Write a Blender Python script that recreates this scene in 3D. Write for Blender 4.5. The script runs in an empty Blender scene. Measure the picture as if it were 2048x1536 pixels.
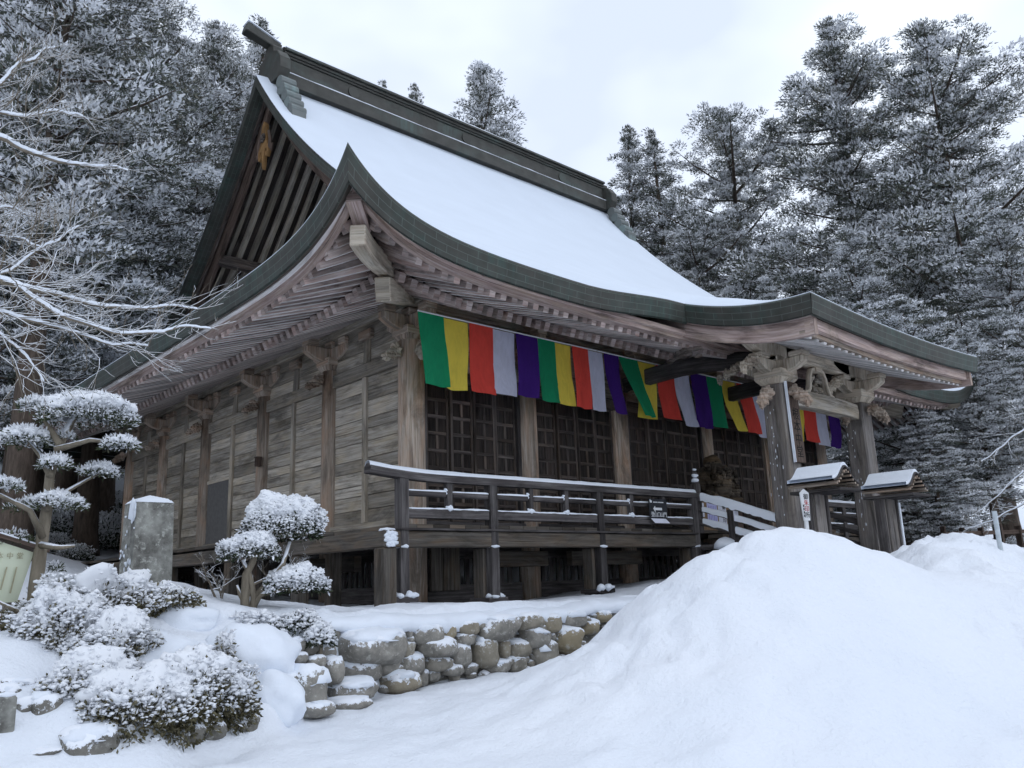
import bpy, math, random
import numpy as np
from mathutils import Vector, Matrix

# ------------------------------------------------------------------ camera, sky, sun, exposure
scene = bpy.context.scene
COL = scene.collection
CAM = np.array([-8.2947, -11.6079, -0.8518])
ROT = np.array([[0.74179097, -0.66968026, -0.03570037],
                [0.12657652, 0.19208606, -0.97318104],
                [0.65857767, 0.71737807, 0.22725351]])
cd = bpy.data.cameras.new('camera'); cam = bpy.data.objects.new('camera', cd); COL.objects.link(cam)
cd.sensor_fit = 'HORIZONTAL'; cd.sensor_width = 36.0; cd.lens = 1685.3 / 2048 * 36
cd.clip_start = 0.05; cd.clip_end = 2000
rx, ry, rz = ROT[0], -ROT[1], -ROT[2]
cam.matrix_world = Matrix(((rx[0], ry[0], rz[0], CAM[0]), (rx[1], ry[1], rz[1], CAM[1]), (rx[2], ry[2], rz[2], CAM[2]), (0, 0, 0, 1)))
scene.camera = cam

SUN_EL, SUN_AZ = math.radians(48), math.radians(-38)      # azimuth of the sun seen from the hall: front, right of the porch
sun_dir = Vector((math.cos(SUN_EL) * math.cos(SUN_AZ), math.cos(SUN_EL) * math.sin(SUN_AZ), math.sin(SUN_EL)))
sl = bpy.data.lights.new('sun', 'SUN'); sl.energy = 1.5; sl.angle = math.radians(24); sl.color = (1.0, 0.965, 0.92)
so = bpy.data.objects.new('sun', sl); COL.objects.link(so)
so.rotation_euler = (-sun_dir).to_track_quat('-Z', 'Y').to_euler()

world = bpy.data.worlds.new('World'); scene.world = world; world.use_nodes = True
wn = world.node_tree; wn.nodes.clear()
def N(nt, typ, **kw):
    n = nt.nodes.new(typ)
    for k, v in kw.items():
        if k.startswith('i_'): n.inputs[k[2:].replace('_', ' ')].default_value = v
        else: setattr(n, k, v)
    return n
wo = N(wn, 'ShaderNodeOutputWorld'); wb = N(wn, 'ShaderNodeBackground'); wb.inputs['Strength'].default_value = 0.1
sky = N(wn, 'ShaderNodeTexSky', sky_type='NISHITA', sun_disc=False, sun_elevation=SUN_EL, sun_rotation=math.pi / 2 - SUN_AZ)
wt = N(wn, 'ShaderNodeTexCoord'); wm = N(wn, 'ShaderNodeMapping'); wm.inputs['Scale'].default_value = (1.0, 1.0, 1.9)
wnz = N(wn, 'ShaderNodeTexNoise'); wnz.inputs['Scale'].default_value = 2.1; wnz.inputs['Detail'].default_value = 4; wnz.inputs['Roughness'].default_value = 0.5
wr = N(wn, 'ShaderNodeValToRGB')
wr.color_ramp.elements[0].position = 0.38; wr.color_ramp.elements[0].color = (0.476, 0.53, 0.645, 1)
wr.color_ramp.elements[1].position = 0.62; wr.color_ramp.elements[1].color = (0.68, 0.732, 0.80, 1)
wsc = N(wn, 'ShaderNodeVectorMath', operation='SCALE'); wsc.inputs['Scale'].default_value = 10.0
wx = N(wn, 'ShaderNodeMix', data_type='RGBA'); wx.inputs[0].default_value = 0.92
L = wn.links.new
L(wt.outputs['Generated'], wm.inputs['Vector']); L(wm.outputs['Vector'], wnz.inputs['Vector']); L(wnz.outputs['Fac'], wr.inputs['Fac'])
L(wr.outputs['Color'], wsc.inputs[0]); L(sky.outputs['Color'], wx.inputs[6]); L(wsc.outputs[0], wx.inputs[7])
L(wx.outputs[2], wb.inputs['Color']); L(wb.outputs['Background'], wo.inputs['Surface'])

vs = scene.view_settings
scene.display_settings.display_device = 'sRGB'
vs.view_transform = 'Standard'; vs.look = 'None'; vs.exposure = 0.78; vs.gamma = 1.0; vs.use_curve_mapping = False
scene.cycles.max_bounces = 8; scene.cycles.diffuse_bounces = 6
scene.cycles.use_denoising = True; scene.cycles.volume_bounces = 3

# ------------------------------------------------------------------ helpers
def h01(*a):
    a = [np.asarray(x, float) for x in a]; s = 0
    for x, k in zip(a, (127.1, 311.7, 74.7)): s = s + x * k
    return np.modf(np.abs(np.sin(s) * 43758.5453))[0]
def vnoise(x, y, z=0.0):
    x, y, z = np.broadcast_arrays(np.asarray(x, float), np.asarray(y, float), np.asarray(z, float))
    ix, iy, iz = np.floor(x), np.floor(y), np.floor(z); fx, fy, fz = x - ix, y - iy, z - iz
    fx, fy, fz = [f * f * (3 - 2 * f) for f in (fx, fy, fz)]
    r = 0
    for a in (0, 1):
        for b in (0, 1):
            for c in (0, 1):
                w = (fx if a else 1 - fx) * (fy if b else 1 - fy) * (fz if c else 1 - fz)
                r = r + w * h01(ix + a, iy + b, iz + c)
    return r * 2 - 1
def fbm(x, y, z=0.0, o=4):
    r, a, k = 0, 1.0, 1.0
    for i in range(o): r = r + a * vnoise(np.asarray(x) * k + 17.3 * i, np.asarray(y) * k + 5.1 * i, np.asarray(z) * k); a *= .5; k *= 2.03
    return r
def sm(t): t = np.clip(t, 0, 1); return t * t * (3 - 2 * t)

rng = random.Random(7)
ORG = {}
def V3(p): return np.array([p[0], p[1], p[2]], float)
def norm(v): return v / max(1e-9, np.linalg.norm(v))

_ico = {}
def ico(sub):
    if sub not in _ico:
        import bmesh
        bm = bmesh.new(); bmesh.ops.create_icosphere(bm, subdivisions=sub, radius=1.0)
        bm.verts.ensure_lookup_table()
        v = np.array([tuple(x.co) for x in bm.verts]); f = [[x.index for x in q.verts] for q in bm.faces]; bm.free()
        _ico[sub] = (v, f)
    return _ico[sub]

class MB:
    def __init__(s): s.v = []; s.f = []; s.uv = []; s.t = []; s.m = []
    def face(s, idx, uv, t, m=0): s.f.append(idx); s.uv.append(uv); s.t.append(t); s.m.append(m)
    def beam(s, p0, p1, w, h, up=(0, 0, 1), t=None, m=0, w1=None, h1=None):
        p0, p1 = V3(p0), V3(p1); d = p1 - p0; Ln = np.linalg.norm(d); d = norm(d)
        u = V3(up)
        if abs(d @ u) > .98: u = V3((0, 1, 0))
        sd = norm(np.cross(d, u)); u = np.cross(sd, d)
        w1 = w if w1 is None else w1; h1 = h if h1 is None else h1
        b = len(s.v); t = rng.random() if t is None else t
        for p, ww, hh in ((p0, w, h), (p1, w1, h1)):
            for a, c in ((-1, -1), (1, -1), (1, 1), (-1, 1)): s.v.append(tuple(p + sd * a * ww / 2 + u * c * hh / 2))
        u0, v0 = rng.random() * 50, rng.random() * 50
        per = [0, w, w + h, 2 * w + h, 2 * w + 2 * h]
        for i in range(4):
            j = (i + 1) % 4
            s.face([b + i, b + j, b + 4 + j, b + 4 + i], [(u0, v0 + per[i]), (u0, v0 + per[i + 1]), (u0 + Ln, v0 + per[i + 1]), (u0 + Ln, v0 + per[i])], t, m)
        s.face([b + 3, b + 2, b + 1, b], [(u0, v0 + h), (u0 + w * .3, v0 + h), (u0 + w * .3, v0), (u0, v0)], t * .8, m)
        s.face([b + 4, b + 5, b + 6, b + 7], [(u0, v0), (u0 + w * .3, v0), (u0 + w * .3, v0 + h), (u0, v0 + h)], t * .8, m)
        return s
    def box(s, x0, x1, y0, y1, z0, z1, t=None, m=0):
        d = [x1 - x0, y1 - y0, z1 - z0]; a = int(np.argmax(np.abs(d))); c = [(x0 + x1) / 2, (y0 + y1) / 2, (z0 + z1) / 2]
        if a == 0: return s.beam((x0, c[1], c[2]), (x1, c[1], c[2]), abs(d[1]), abs(d[2]), (0, 0, 1), t, m)
        if a == 1: return s.beam((c[0], y0, c[2]), (c[0], y1, c[2]), abs(d[0]), abs(d[2]), (0, 0, 1), t, m)
        return s.beam((c[0], c[1], z0), (c[0], c[1], z1), abs(d[0]), abs(d[1]), (0, 1, 0), t, m)
    def sweep(s, path, prof, t=None, m=0, cap=True, closed=True, tw=None, up=(0, 0, 1)):
        """profile points (side, up) carried along a path; tw scales the profile per path point"""
        path = np.array(path, float); n = len(path); b = len(s.v); k = len(prof); t = rng.random() if t is None else t
        u0, v0 = rng.random() * 50, rng.random() * 50; ln = 0; us = []
        for i in range(n):
            d = norm(path[min(i + 1, n - 1)] - path[max(i - 1, 0)]); u = V3(up)
            sd = norm(np.cross(d, u)); u = np.cross(sd, d)
            if i: ln += np.linalg.norm(path[i] - path[i - 1])
            us.append(u0 + ln); q = 1 if tw is None else tw[i]
            for a, c in prof: s.v.append(tuple(path[i] + sd * a * q + u * c * q))
        per = [0]
        for i in range(k): per.append(per[-1] + math.dist(prof[i], prof[(i + 1) % k]))
        for i in range(n - 1):
            for j in range(k if closed else k - 1):
                j2 = (j + 1) % k
                s.face([b + i * k + j, b + i * k + j2, b + (i + 1) * k + j2, b + (i + 1) * k + j],
                       [(us[i], v0 + per[j]), (us[i], v0 + per[j + 1]), (us[i + 1], v0 + per[j + 1]), (us[i + 1], v0 + per[j])], t, m)
        if cap and closed:
            for q, o in ((0, 1), (n - 1, 0)):
                idx = [b + q * k + j for j in range(k)]
                uv = [(u0 + prof[j][0] * .3, v0 + prof[j][1]) for j in range(k)]
                if o: idx = idx[::-1]; uv = uv[::-1]
                s.face(idx, uv, t * .8, m)
        return s
    def tube(s, path, rad, n=8, t=None, m=0, cap=True):
        path = np.array(path, float); b = len(s.v); t = rng.random() if t is None else t; u0 = rng.random() * 50; v0 = rng.random() * 50
        ref = V3((0.31, 0.93, 0.2)); ln = 0; us = []
        for i in range(len(path)):
            d = norm(path[min(i + 1, len(path) - 1)] - path[max(i - 1, 0)])
            a = norm(np.cross(d, ref)); c = np.cross(d, a)
            if i: ln += np.linalg.norm(path[i] - path[i - 1])
            us.append(u0 + ln); r = rad[i] if hasattr(rad, '__len__') else rad
            for j in range(n): an = 2 * math.pi * j / n; s.v.append(tuple(path[i] + r * (a * math.cos(an) + c * math.sin(an))))
        r0 = rad[0] if hasattr(rad, '__len__') else rad
        for i in range(len(path) - 1):
            for j in range(n):
                j2 = (j + 1) % n; va, vb = v0 + j / n * 6.28 * r0, v0 + (j + 1) / n * 6.28 * r0
                s.face([b + i * n + j, b + i * n + j2, b + (i + 1) * n + j2, b + (i + 1) * n + j], [(us[i], va), (us[i], vb), (us[i + 1], vb), (us[i + 1], va)], t, m)
        if cap:
            s.face([b + j for j in range(n)][::-1], [(u0, v0)] * n, t, m)
            e = b + (len(path) - 1) * n; s.face([e + j for j in range(n)], [(u0, v0)] * n, t, m)
        return s
    def grid(s, P, t=None, m=0, uvs=None, flip=False):
        P = np.array(P, float); n, k = P.shape[:2]; b = len(s.v); t = rng.random() if t is None else t
        s.v.extend(map(tuple, P.reshape(-1, 3)))
        if uvs is None:
            du = np.concatenate([[0], np.cumsum(np.linalg.norm(np.diff(P[:, k // 2], axis=0), axis=1))]); dv = np.concatenate([[0], np.cumsum(np.linalg.norm(np.diff(P[n // 2], axis=0), axis=1))])
            uvs = np.stack(np.meshgrid(du, dv, indexing='ij'), -1)
        for i in range(n - 1):
            for j in range(k - 1):
                q = [(i, j), (i + 1, j), (i + 1, j + 1), (i, j + 1)]
                if flip: q = q[::-1]
                s.face([b + x * k + y for x, y in q], [tuple(uvs[x, y]) for x, y in q], t, m)
        return s
    def poly(s, pts, d, t=None, m=0):
        """flat outline given thickness along d"""
        pts = [V3(p) for p in pts]; d = V3(d); b = len(s.v); n = len(pts); t = rng.random() if t is None else t
        c = sum(pts) / n; ax = norm(pts[1] - pts[0]); ay = norm(np.cross(norm(d), ax)); u0, v0 = rng.random() * 50, rng.random() * 50
        uv = [(u0 + float((p - c) @ ax), v0 + float((p - c) @ ay)) for p in pts]
        s.v.extend([tuple(p) for p in pts]); s.v.extend([tuple(p + d) for p in pts])
        s.face(list(range(b, b + n))[::-1], uv[::-1], t, m); s.face(list(range(b + n, b + 2 * n)), uv, t, m)
        for i in range(n):
            j = (i + 1) % n; l = float(np.linalg.norm(pts[j] - pts[i])); w = float(np.linalg.norm(d))
            s.face([b + i, b + j, b + n + j, b + n + i], [(u0, v0), (u0 + l, v0), (u0 + l, v0 + w), (u0, v0 + w)], t, m)
        return s
    def blob(s, c, r, sub=2, amp=.15, fr=1.5, seed=0., t=None, m=0, flat=None, rot=None, box=1.):
        v, f = ico(sub); t = rng.random() if t is None else t; b = len(s.v)
        k = 1 + amp * fbm(v[:, 0] * fr + seed * 3.1, v[:, 1] * fr + seed * 1.7, v[:, 2] * fr + seed, 3)
        q = np.sign(v) * np.abs(v) ** box; q = q * k[:, None]
        if flat is not None: q[:, 2] = np.maximum(q[:, 2], flat)
        q = q * np.array(r)
        if rot is not None: q = q @ np.array(rot).T
        q = q + V3(c)
        s.v.extend(map(tuple, q))
        for x in f: s.face([b + i for i in x], [(q[i][0] + q[i][1], q[i][2]) for i in x], t, m)
        return s
    def build(s, name, mats, parent=None, smooth=False, bevel=0, loc=None):
        me = bpy.data.meshes.new(name)
        org = ORG.get(parent.name, (0, 0, 0)) if parent is not None else (loc or (0, 0, 0))
        v = np.array(s.v, float) - np.array(org)
        me.from_pydata(v.tolist(), [], s.f)
        uvl = me.uv_layers.new(name='UVMap'); flat = np.array([c for f in s.uv for c in f], 'f').ravel(); uvl.data.foreach_set('uv', flat)
        at = me.attributes.new('tint', 'FLOAT', 'FACE'); at.data.foreach_set('value', np.array(s.t, 'f'))
        mats = mats if isinstance(mats, (list, tuple)) else [mats]
        for mm in mats: me.materials.append(mm)
        me.polygons.foreach_set('material_index', np.array(s.m, 'i'))
        if smooth: me.polygons.foreach_set('use_smooth', np.ones(len(s.f), bool))
        o = bpy.data.objects.new(name, me); COL.objects.link(o)
        if parent is not None: o.parent = parent
        else: o.location = org
        ORG[o.name] = org
        if bevel:
            b = o.modifiers.new('bevel', 'BEVEL'); b.width = bevel; b.segments = 1; b.limit_method = 'ANGLE'; b.angle_limit = math.radians(50)
        return o

def tag(o, label=None, cat=None, group=None, kind=None):
    if label: o['label'] = label
    if cat: o['category'] = cat
    if group: o['group'] = group
    if kind: o['kind'] = kind
    return o
def thing(name, loc, label, cat, group=None):
    o = bpy.data.objects.new(name, None); COL.objects.link(o); o.location = loc; o.empty_display_size = .2
    ORG[o.name] = tuple(loc); return tag(o, label, cat, group)
def copy_tree(o, loc, rz=0, sc=None):
    c = o.copy(); COL.objects.link(c); c.location = loc; c.rotation_euler = (0, 0, rz)
    if sc is not None: c.scale = sc
    for ch in list(o.children):
        d = ch.copy(); COL.objects.link(d); d.parent = c
    return c

def fast_mesh(name, v, quads, mi, mats, tint=None, smooth=False, tris=False):
    k = 3 if tris else 4
    me = bpy.data.meshes.new(name); nv, nf = len(v), len(quads)
    me.vertices.add(nv); me.vertices.foreach_set('co', np.asarray(v, 'f').ravel())
    me.loops.add(nf * k); me.loops.foreach_set('vertex_index', np.asarray(quads, 'i').ravel())
    me.polygons.add(nf); me.polygons.foreach_set('loop_start', np.arange(0, nf * k, k, dtype='i'))
    me.update(calc_edges=True)
    for m in mats: me.materials.append(m)
    me.polygons.foreach_set('material_index', np.asarray(mi, 'i'))
    at = me.attributes.new('tint', 'FLOAT', 'FACE'); at.data.foreach_set('value', np.asarray(tint if tint is not None else np.random.RandomState(1).rand(nf), 'f'))
    if smooth: me.polygons.foreach_set('use_smooth', np.ones(nf, bool))
    me.validate(); return me

# ------------------------------------------------------------------ materials
def newmat(name):
    m = bpy.data.materials.new(name); m.use_nodes = True; nt = m.node_tree; b = nt.nodes['Principled BSDF']
    b.inputs['Specular IOR Level'].default_value = .25
    return m, nt, b
def mixc(nt, fac, a, b, typ='MIX'):
    n = nt.nodes.new('ShaderNodeMix'); n.data_type = 'RGBA'; n.blend_type = typ
    for i, x in ((0, fac), (6, a), (7, b)):
        if hasattr(x, 'links'): nt.links.new(x, n.inputs[i])
        else: n.inputs[i].default_value = (*x, 1) if isinstance(x, tuple) and len(x) == 3 else x
    return n.outputs[2]
def ramp(nt, src, pts):
    r = nt.nodes.new('ShaderNodeValToRGB'); e = r.color_ramp.elements
    while len(e) < len(pts): e.new(.5)
    for q, (p, c) in zip(e, pts): q.position = p; q.color = (*c, 1) if isinstance(c, tuple) else (c, c, c, 1)
    nt.links.new(src, r.inputs['Fac']); return r.outputs['Color']
def noise(nt, vec, scale, detail=4, rough=.55, dist=0):
    n = nt.nodes.new('ShaderNodeTexNoise'); n.inputs['Scale'].default_value = scale; n.inputs['Detail'].default_value = detail
    n.inputs['Roughness'].default_value = rough; n.inputs['Distortion'].default_value = dist
    if vec is not None: nt.links.new(vec, n.inputs['Vector'])
    return n.outputs['Fac']
def vscale(nt, vec, s):
    n = nt.nodes.new('ShaderNodeVectorMath'); n.operation = 'MULTIPLY'; n.inputs[1].default_value = s; nt.links.new(vec, n.inputs[0]); return n.outputs[0]
def coord(nt, k='UV'):
    return nt.nodes.new('ShaderNodeTexCoord').outputs[k]
def worldpos(nt): return nt.nodes.new('ShaderNodeNewGeometry').outputs['Position']
def attr(nt, n='tint'):
    a = nt.nodes.new('ShaderNodeAttribute'); a.attribute_name = n; return a.outputs['Fac']
def bump(nt, b, h, strength, dist=.02):
    n = nt.nodes.new('ShaderNodeBump'); n.inputs['Strength'].default_value = strength; n.inputs['Distance'].default_value = dist
    nt.links.new(h, n.inputs['Height']); nt.links.new(n.outputs['Normal'], b.inputs['Normal'])
def math1(nt, op, a, b=None):
    n = nt.nodes.new('ShaderNodeMath'); n.operation = op
    for i, x in enumerate((a, b)):
        if x is None: continue
        if hasattr(x, 'links'): nt.links.new(x, n.inputs[i])
        else: n.inputs[i].default_value = x
    return n.outputs[0]

def wood(name, dark, mid, light, stain, stain_amt=.5, var=.5):
    m, nt, b = newmat(name); uv = coord(nt)
    g = noise(nt, vscale(nt, uv, (1.3, 26, 1)), 1.0, 6, .65, .4)
    col = ramp(nt, g, [(.28, dark), (.5, mid), (.72, light)])
    s = noise(nt, vscale(nt, uv, (1.0, 3.5, 1)), 1.2, 5, .6, .6)
    sf = ramp(nt, s, [(.45, 0.), (.68, stain_amt)])
    col = mixc(nt, sf, col, stain)
    crack = noise(nt, vscale(nt, uv, (.7, 60, 1)), 1.0, 3, .5, .2)
    cf = ramp(nt, crack, [(.30, .85), (.38, 0.)])
    col = mixc(nt, cf, col, tuple(x * .35 for x in dark))
    blot = noise(nt, vscale(nt, uv, (.45, 1.6, 1)), 1.7, 6, .7, .8)
    col = mixc(nt, 1.0, col, ramp(nt, blot, [(.36, .50), (.50, .92), (.62, 1.), (.78, 1.12)]), 'MULTIPLY')
    var = min(.85, var * 1.45); t = attr(nt); tv = math1(nt, 'ADD', math1(nt, 'MULTIPLY', t, var), 1.03 - var / 2)
    vm = nt.nodes.new('ShaderNodeVectorMath'); vm.operation = 'SCALE'; nt.links.new(col, vm.inputs[0]); nt.links.new(tv, vm.inputs['Scale'])
    nt.links.new(vm.outputs[0], b.inputs['Base Color']); b.inputs['Roughness'].default_value = .85; b.inputs['Specular IOR Level'].default_value = .15
    bump(nt, b, math1(nt, 'SUBTRACT', g, cf), .35, .012)
    return m
M_WALL = wood('weathered_plank', (0.211, 0.182, 0.149), (0.399, 0.359, 0.305), (0.576, 0.533, 0.472), (0.513, 0.418, 0.290), .55, .5)
M_COLM = wood('column_wood', (0.225, 0.177, 0.142), (0.422, 0.348, 0.283), (0.607, 0.544, 0.480), (0.528, 0.327, 0.212), .6, .35)
M_EAVE = wood('eave_wood', (0.266, 0.185, 0.162), (0.477, 0.364, 0.330), (0.631, 0.537, 0.503), (0.466, 0.370, 0.269), .45, .45)
M_RAFT = wood('rafter_wood', (0.307, 0.232, 0.208), (0.519, 0.431, 0.400), (0.679, 0.610, 0.584), (0.424, 0.253, 0.208), .5, .5)
M_PALELIT = wood('pale_bounce_lit_wood', (0.546, 0.509, 0.497), (0.770, 0.745, 0.733), (0.850, 0.850, 0.850), (0.621, 0.522, 0.471), .4, .3)  # pale wood; on rafter undersides the snow's bounce light is put into the colour
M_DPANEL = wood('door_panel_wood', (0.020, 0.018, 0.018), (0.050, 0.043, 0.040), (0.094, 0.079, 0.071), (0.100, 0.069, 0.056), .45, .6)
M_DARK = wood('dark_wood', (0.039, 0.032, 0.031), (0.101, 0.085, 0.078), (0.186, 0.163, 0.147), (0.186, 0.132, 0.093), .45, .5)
M_RAIL = wood('rail_wood', (0.053, 0.046, 0.046), (0.112, 0.102, 0.100), (0.200, 0.187, 0.183), (0.044, 0.037, 0.037), .6, .45)
M_DECK = wood('deck_wood', (0.056, 0.048, 0.041), (0.118, 0.105, 0.091), (0.185, 0.169, 0.152), (0.185, 0.127, 0.078), .5, .6)
M_PALE = wood('pale_bracket_wood', (0.345, 0.287, 0.218), (0.575, 0.506, 0.408), (0.736, 0.678, 0.586), (0.345, 0.230, 0.161), .4, .35)
M_PORCH = wood('porch_column_wood', (0.124, 0.112, 0.105), (0.241, 0.218, 0.204), (0.379, 0.354, 0.335), (0.291, 0.241, 0.189), .5, .3)
M_SIGNW = wood('brown_sign_wood', (0.078, 0.055, 0.044), (0.143, 0.104, 0.086), (0.221, 0.169, 0.143), (0.091, 0.065, 0.052), .5, .3)

def snowmat(name, col=(.80, .84, .90), bs=.25, scl=9.0, bd=.03):
    m, nt, b = newmat(name); p = worldpos(nt)
    f = noise(nt, p, scl, 5, .6); big = noise(nt, p, 1.1, 3, .5)
    c = mixc(nt, ramp(nt, big, [(.35, 0.), (.7, 1.)]), col, tuple(min(.95, x * 1.035) for x in col))
    nt.links.new(c, b.inputs['Base Color']); b.inputs['Roughness'].default_value = .8; b.inputs['Specular IOR Level'].default_value = .2
    h = math1(nt, 'ADD', math1(nt, 'MULTIPLY', noise(nt, p, scl * 7, 3, .6), .3), f)
    bump(nt, b, h, bs, bd); return m
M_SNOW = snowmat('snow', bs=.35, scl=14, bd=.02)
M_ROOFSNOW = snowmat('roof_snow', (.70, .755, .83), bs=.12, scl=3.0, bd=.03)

def snowground():
    m, nt, b = newmat('snow_ground'); p = worldpos(nt)
    f = noise(nt, p, 2.6, 6, .62); g = noise(nt, p, 30, 3, .6); big = noise(nt, p, .5, 3, .5)
    c = mixc(nt, ramp(nt, big, [(.35, 0.), (.7, 1.)]), (.80, .835, .89), (.84, .865, .91))
    nt.links.new(c, b.inputs['Base Color']); b.inputs['Roughness'].default_value = .75; b.inputs['Specular IOR Level'].default_value = .2
    bump(nt, b, math1(nt, 'ADD', f, math1(nt, 'MULTIPLY', g, .16)), .7, .09); return m
M_GROUND = snowground()

def coppermat(name, base, alt, patina, pat, brick=True):
    m, nt, b = newmat(name); uv = coord(nt)
    n1 = noise(nt, vscale(nt, uv, (.55, 1.2, 1)), 1.0, 4, .6, .3); streak = noise(nt, vscale(nt, uv, (9, .8, 1)), 1.0, 4, .6)
    col = mixc(nt, ramp(nt, noise(nt, uv, 3.0, 4), [(.35, 0.), (.7, 1.)]), base, alt)
    pf = math1(nt, 'MULTIPLY', ramp(nt, n1, [(.5 - .1 * pat, 0.), (.72 - .1 * pat, 1.)]), ramp(nt, streak, [(.36, 0.15), (.62, 1.)]))
    if brick:
        bt = nt.nodes.new('ShaderNodeTexBrick'); bt.inputs['Scale'].default_value = 1; bt.inputs['Brick Width'].default_value = .36; bt.inputs['Row Height'].default_value = .105
        bt.inputs['Mortar Size'].default_value = .005; bt.inputs['Mortar Smooth'].default_value = .3
        bt.inputs['Color1'].default_value = (.25, .25, .25, 1); bt.inputs['Color2'].default_value = (.95, .95, .95, 1); bt.inputs['Mortar'].default_value = (.5, .5, .5, 1)
        nt.links.new(uv, bt.inputs['Vector'])
        pf = math1(nt, 'MULTIPLY', pf, bt.outputs['Color'])
        col = mixc(nt, pf, col, patina)
        col = mixc(nt, math1(nt, 'MULTIPLY', bt.outputs['Fac'], .5), col, (.16, .20, .18))
    else: col = mixc(nt, pf, col, patina)
    nt.links.new(col, b.inputs['Base Color']); b.inputs['Roughness'].default_value = .6; b.inputs['Metallic'].default_value = .0
    b.inputs['Specular IOR Level'].default_value = .3
    return m
M_COPPER = coppermat('copper_cladding', (.05, .05, .043), (.078, .076, .066), (.055, .115, .098), .75)
M_COPLAIN = coppermat('copper_ridge', (.062, .061, .054), (.092, .09, .08), (.10, .14, .125), .0, False)
M_COPGREEN = coppermat('copper_ornament', (.15, .165, .16), (.20, .215, .21), (.22, .29, .28), .5, False)
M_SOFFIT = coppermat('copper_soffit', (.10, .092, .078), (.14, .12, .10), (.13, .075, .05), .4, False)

def stonemat(name, c1, c2, lich, snow=True, thr=.45, dens=1.0):
    m, nt, b = newmat(name); p = worldpos(nt); t = attr(nt)
    n1 = noise(nt, p, 7, 6, .65); col = mixc(nt, ramp(nt, n1, [(.3, 0.), (.7, 1.)]), c1, c2)
    warm = mixc(nt, ramp(nt, t, [(.3, 0.), (.95, .75)]), col, (.36, .29, .17))
    col = mixc(nt, ramp(nt, noise(nt, p, 16, 4, .7), [(.56, 0.), (.66, .7)]), warm, lich)
    h = n1
    if snow:
        g = nt.nodes.new('ShaderNodeNewGeometry'); sp = nt.nodes.new('ShaderNodeSeparateXYZ'); nt.links.new(g.outputs['Normal'], sp.inputs[0])
        k = math1(nt, 'ADD', sp.outputs['Z'], math1(nt, 'MULTIPLY', math1(nt, 'SUBTRACT', noise(nt, p, 18, 5, .75), .5), 2.2 * dens))
        f = ramp(nt, k, [(thr, 0.), (thr + .1, 1.)]); col = mixc(nt, f, col, (.86, .885, .93)); h = math1(nt, 'ADD', n1, f)
    nt.links.new(col, b.inputs['Base Color']); b.inputs['Roughness'].default_value = .9
    bump(nt, b, h, .5, .03); return m
M_STONE = stonemat('wall_stone', (.19, .18, .16), (.38, .355, .31), (.50, .48, .43), thr=.38)
M_ROCK = stonemat('garden_rock', (.12, .115, .10), (.26, .245, .215), (.36, .36, .33), thr=.25)
M_MONU = stonemat('lichen_granite', (.11, .105, .095), (.40, .40, .36), (.55, .55, .50), thr=.93, dens=.9)

def plain(name, col, rough=.8, nz=.15, scl=12, spec=.2):
    m, nt, b = newmat(name)
    c = mixc(nt, ramp(nt, noise(nt, worldpos(nt), scl, 4), [(.3, 0.), (.7, 1.)]), tuple(x * (1 - nz) for x in col), tuple(min(1, x * (1 + nz)) for x in col))
    nt.links.new(c, b.inputs['Base Color']); b.inputs['Roughness'].default_value = rough; b.inputs['Specular IOR Level'].default_value = spec; return m
def cloth(name, col):
    m, nt, b = newmat(name); uv = coord(nt); p = worldpos(nt)
    w = noise(nt, vscale(nt, p, (9, 9, 3.5)), 1.0, 4, .55, 1.2)
    c = mixc(nt, ramp(nt, w, [(.3, 0.), (.7, 1.)]), tuple(x * .8 for x in col), col)
    tr = nt.nodes.new('ShaderNodeBsdfTranslucent'); tr.inputs['Color'].default_value = (*col, 1)
    mx = nt.nodes.new('ShaderNodeMixShader'); mx.inputs[0].default_value = .38; out = nt.nodes['Material Output']
    nt.links.new(c, b.inputs['Base Color']); nt.links.new(b.outputs[0], mx.inputs[1]); nt.links.new(tr.outputs[0], mx.inputs[2]); nt.links.new(mx.outputs[0], out.inputs['Surface'])
    b.inputs['Roughness'].default_value = .9; bump(nt, b, w, .6, .05); return m
CLOTH = [cloth('green_cloth', (.02, .37, .165)), cloth('yellow_cloth', (1.0, .78, .11)), cloth('red_cloth', (.92, .095, .07)),
         cloth('white_cloth', (.78, .79, .95)), cloth('purple_cloth', (.085, .025, .28))]
M_BLACK = plain('black_board', (.035, .037, .043)); M_PAPER = plain('paper', (.74, .75, .84), nz=.05); M_INK = plain('ink', (.02, .02, .02)); M_REDINK = plain('red_ink', (.45, .05, .05))
M_WHITEP = plain('white_paint', (.72, .73, .74), nz=.06); M_CREAM = plain('cream_board', (.66, .70, .54), nz=.05, scl=3); M_CARD = plain('cardboard', (.30, .20, .12))
M_GOLD = wood('bright_new_wood', (0.197, 0.103, 0.040), (0.285, 0.163, 0.069), (0.353, 0.222, 0.108), (0.233, 0.123, 0.049), .3, .2)
M_RED = plain('red_cloth_banner', (.55, .05, .05)); M_STEEL = plain('galvanised_steel', (.50, .55, .58), .45, spec=.5)
M_INDIGO = plain('lilac_paper', (.58, .58, .86), nz=.05)

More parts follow.
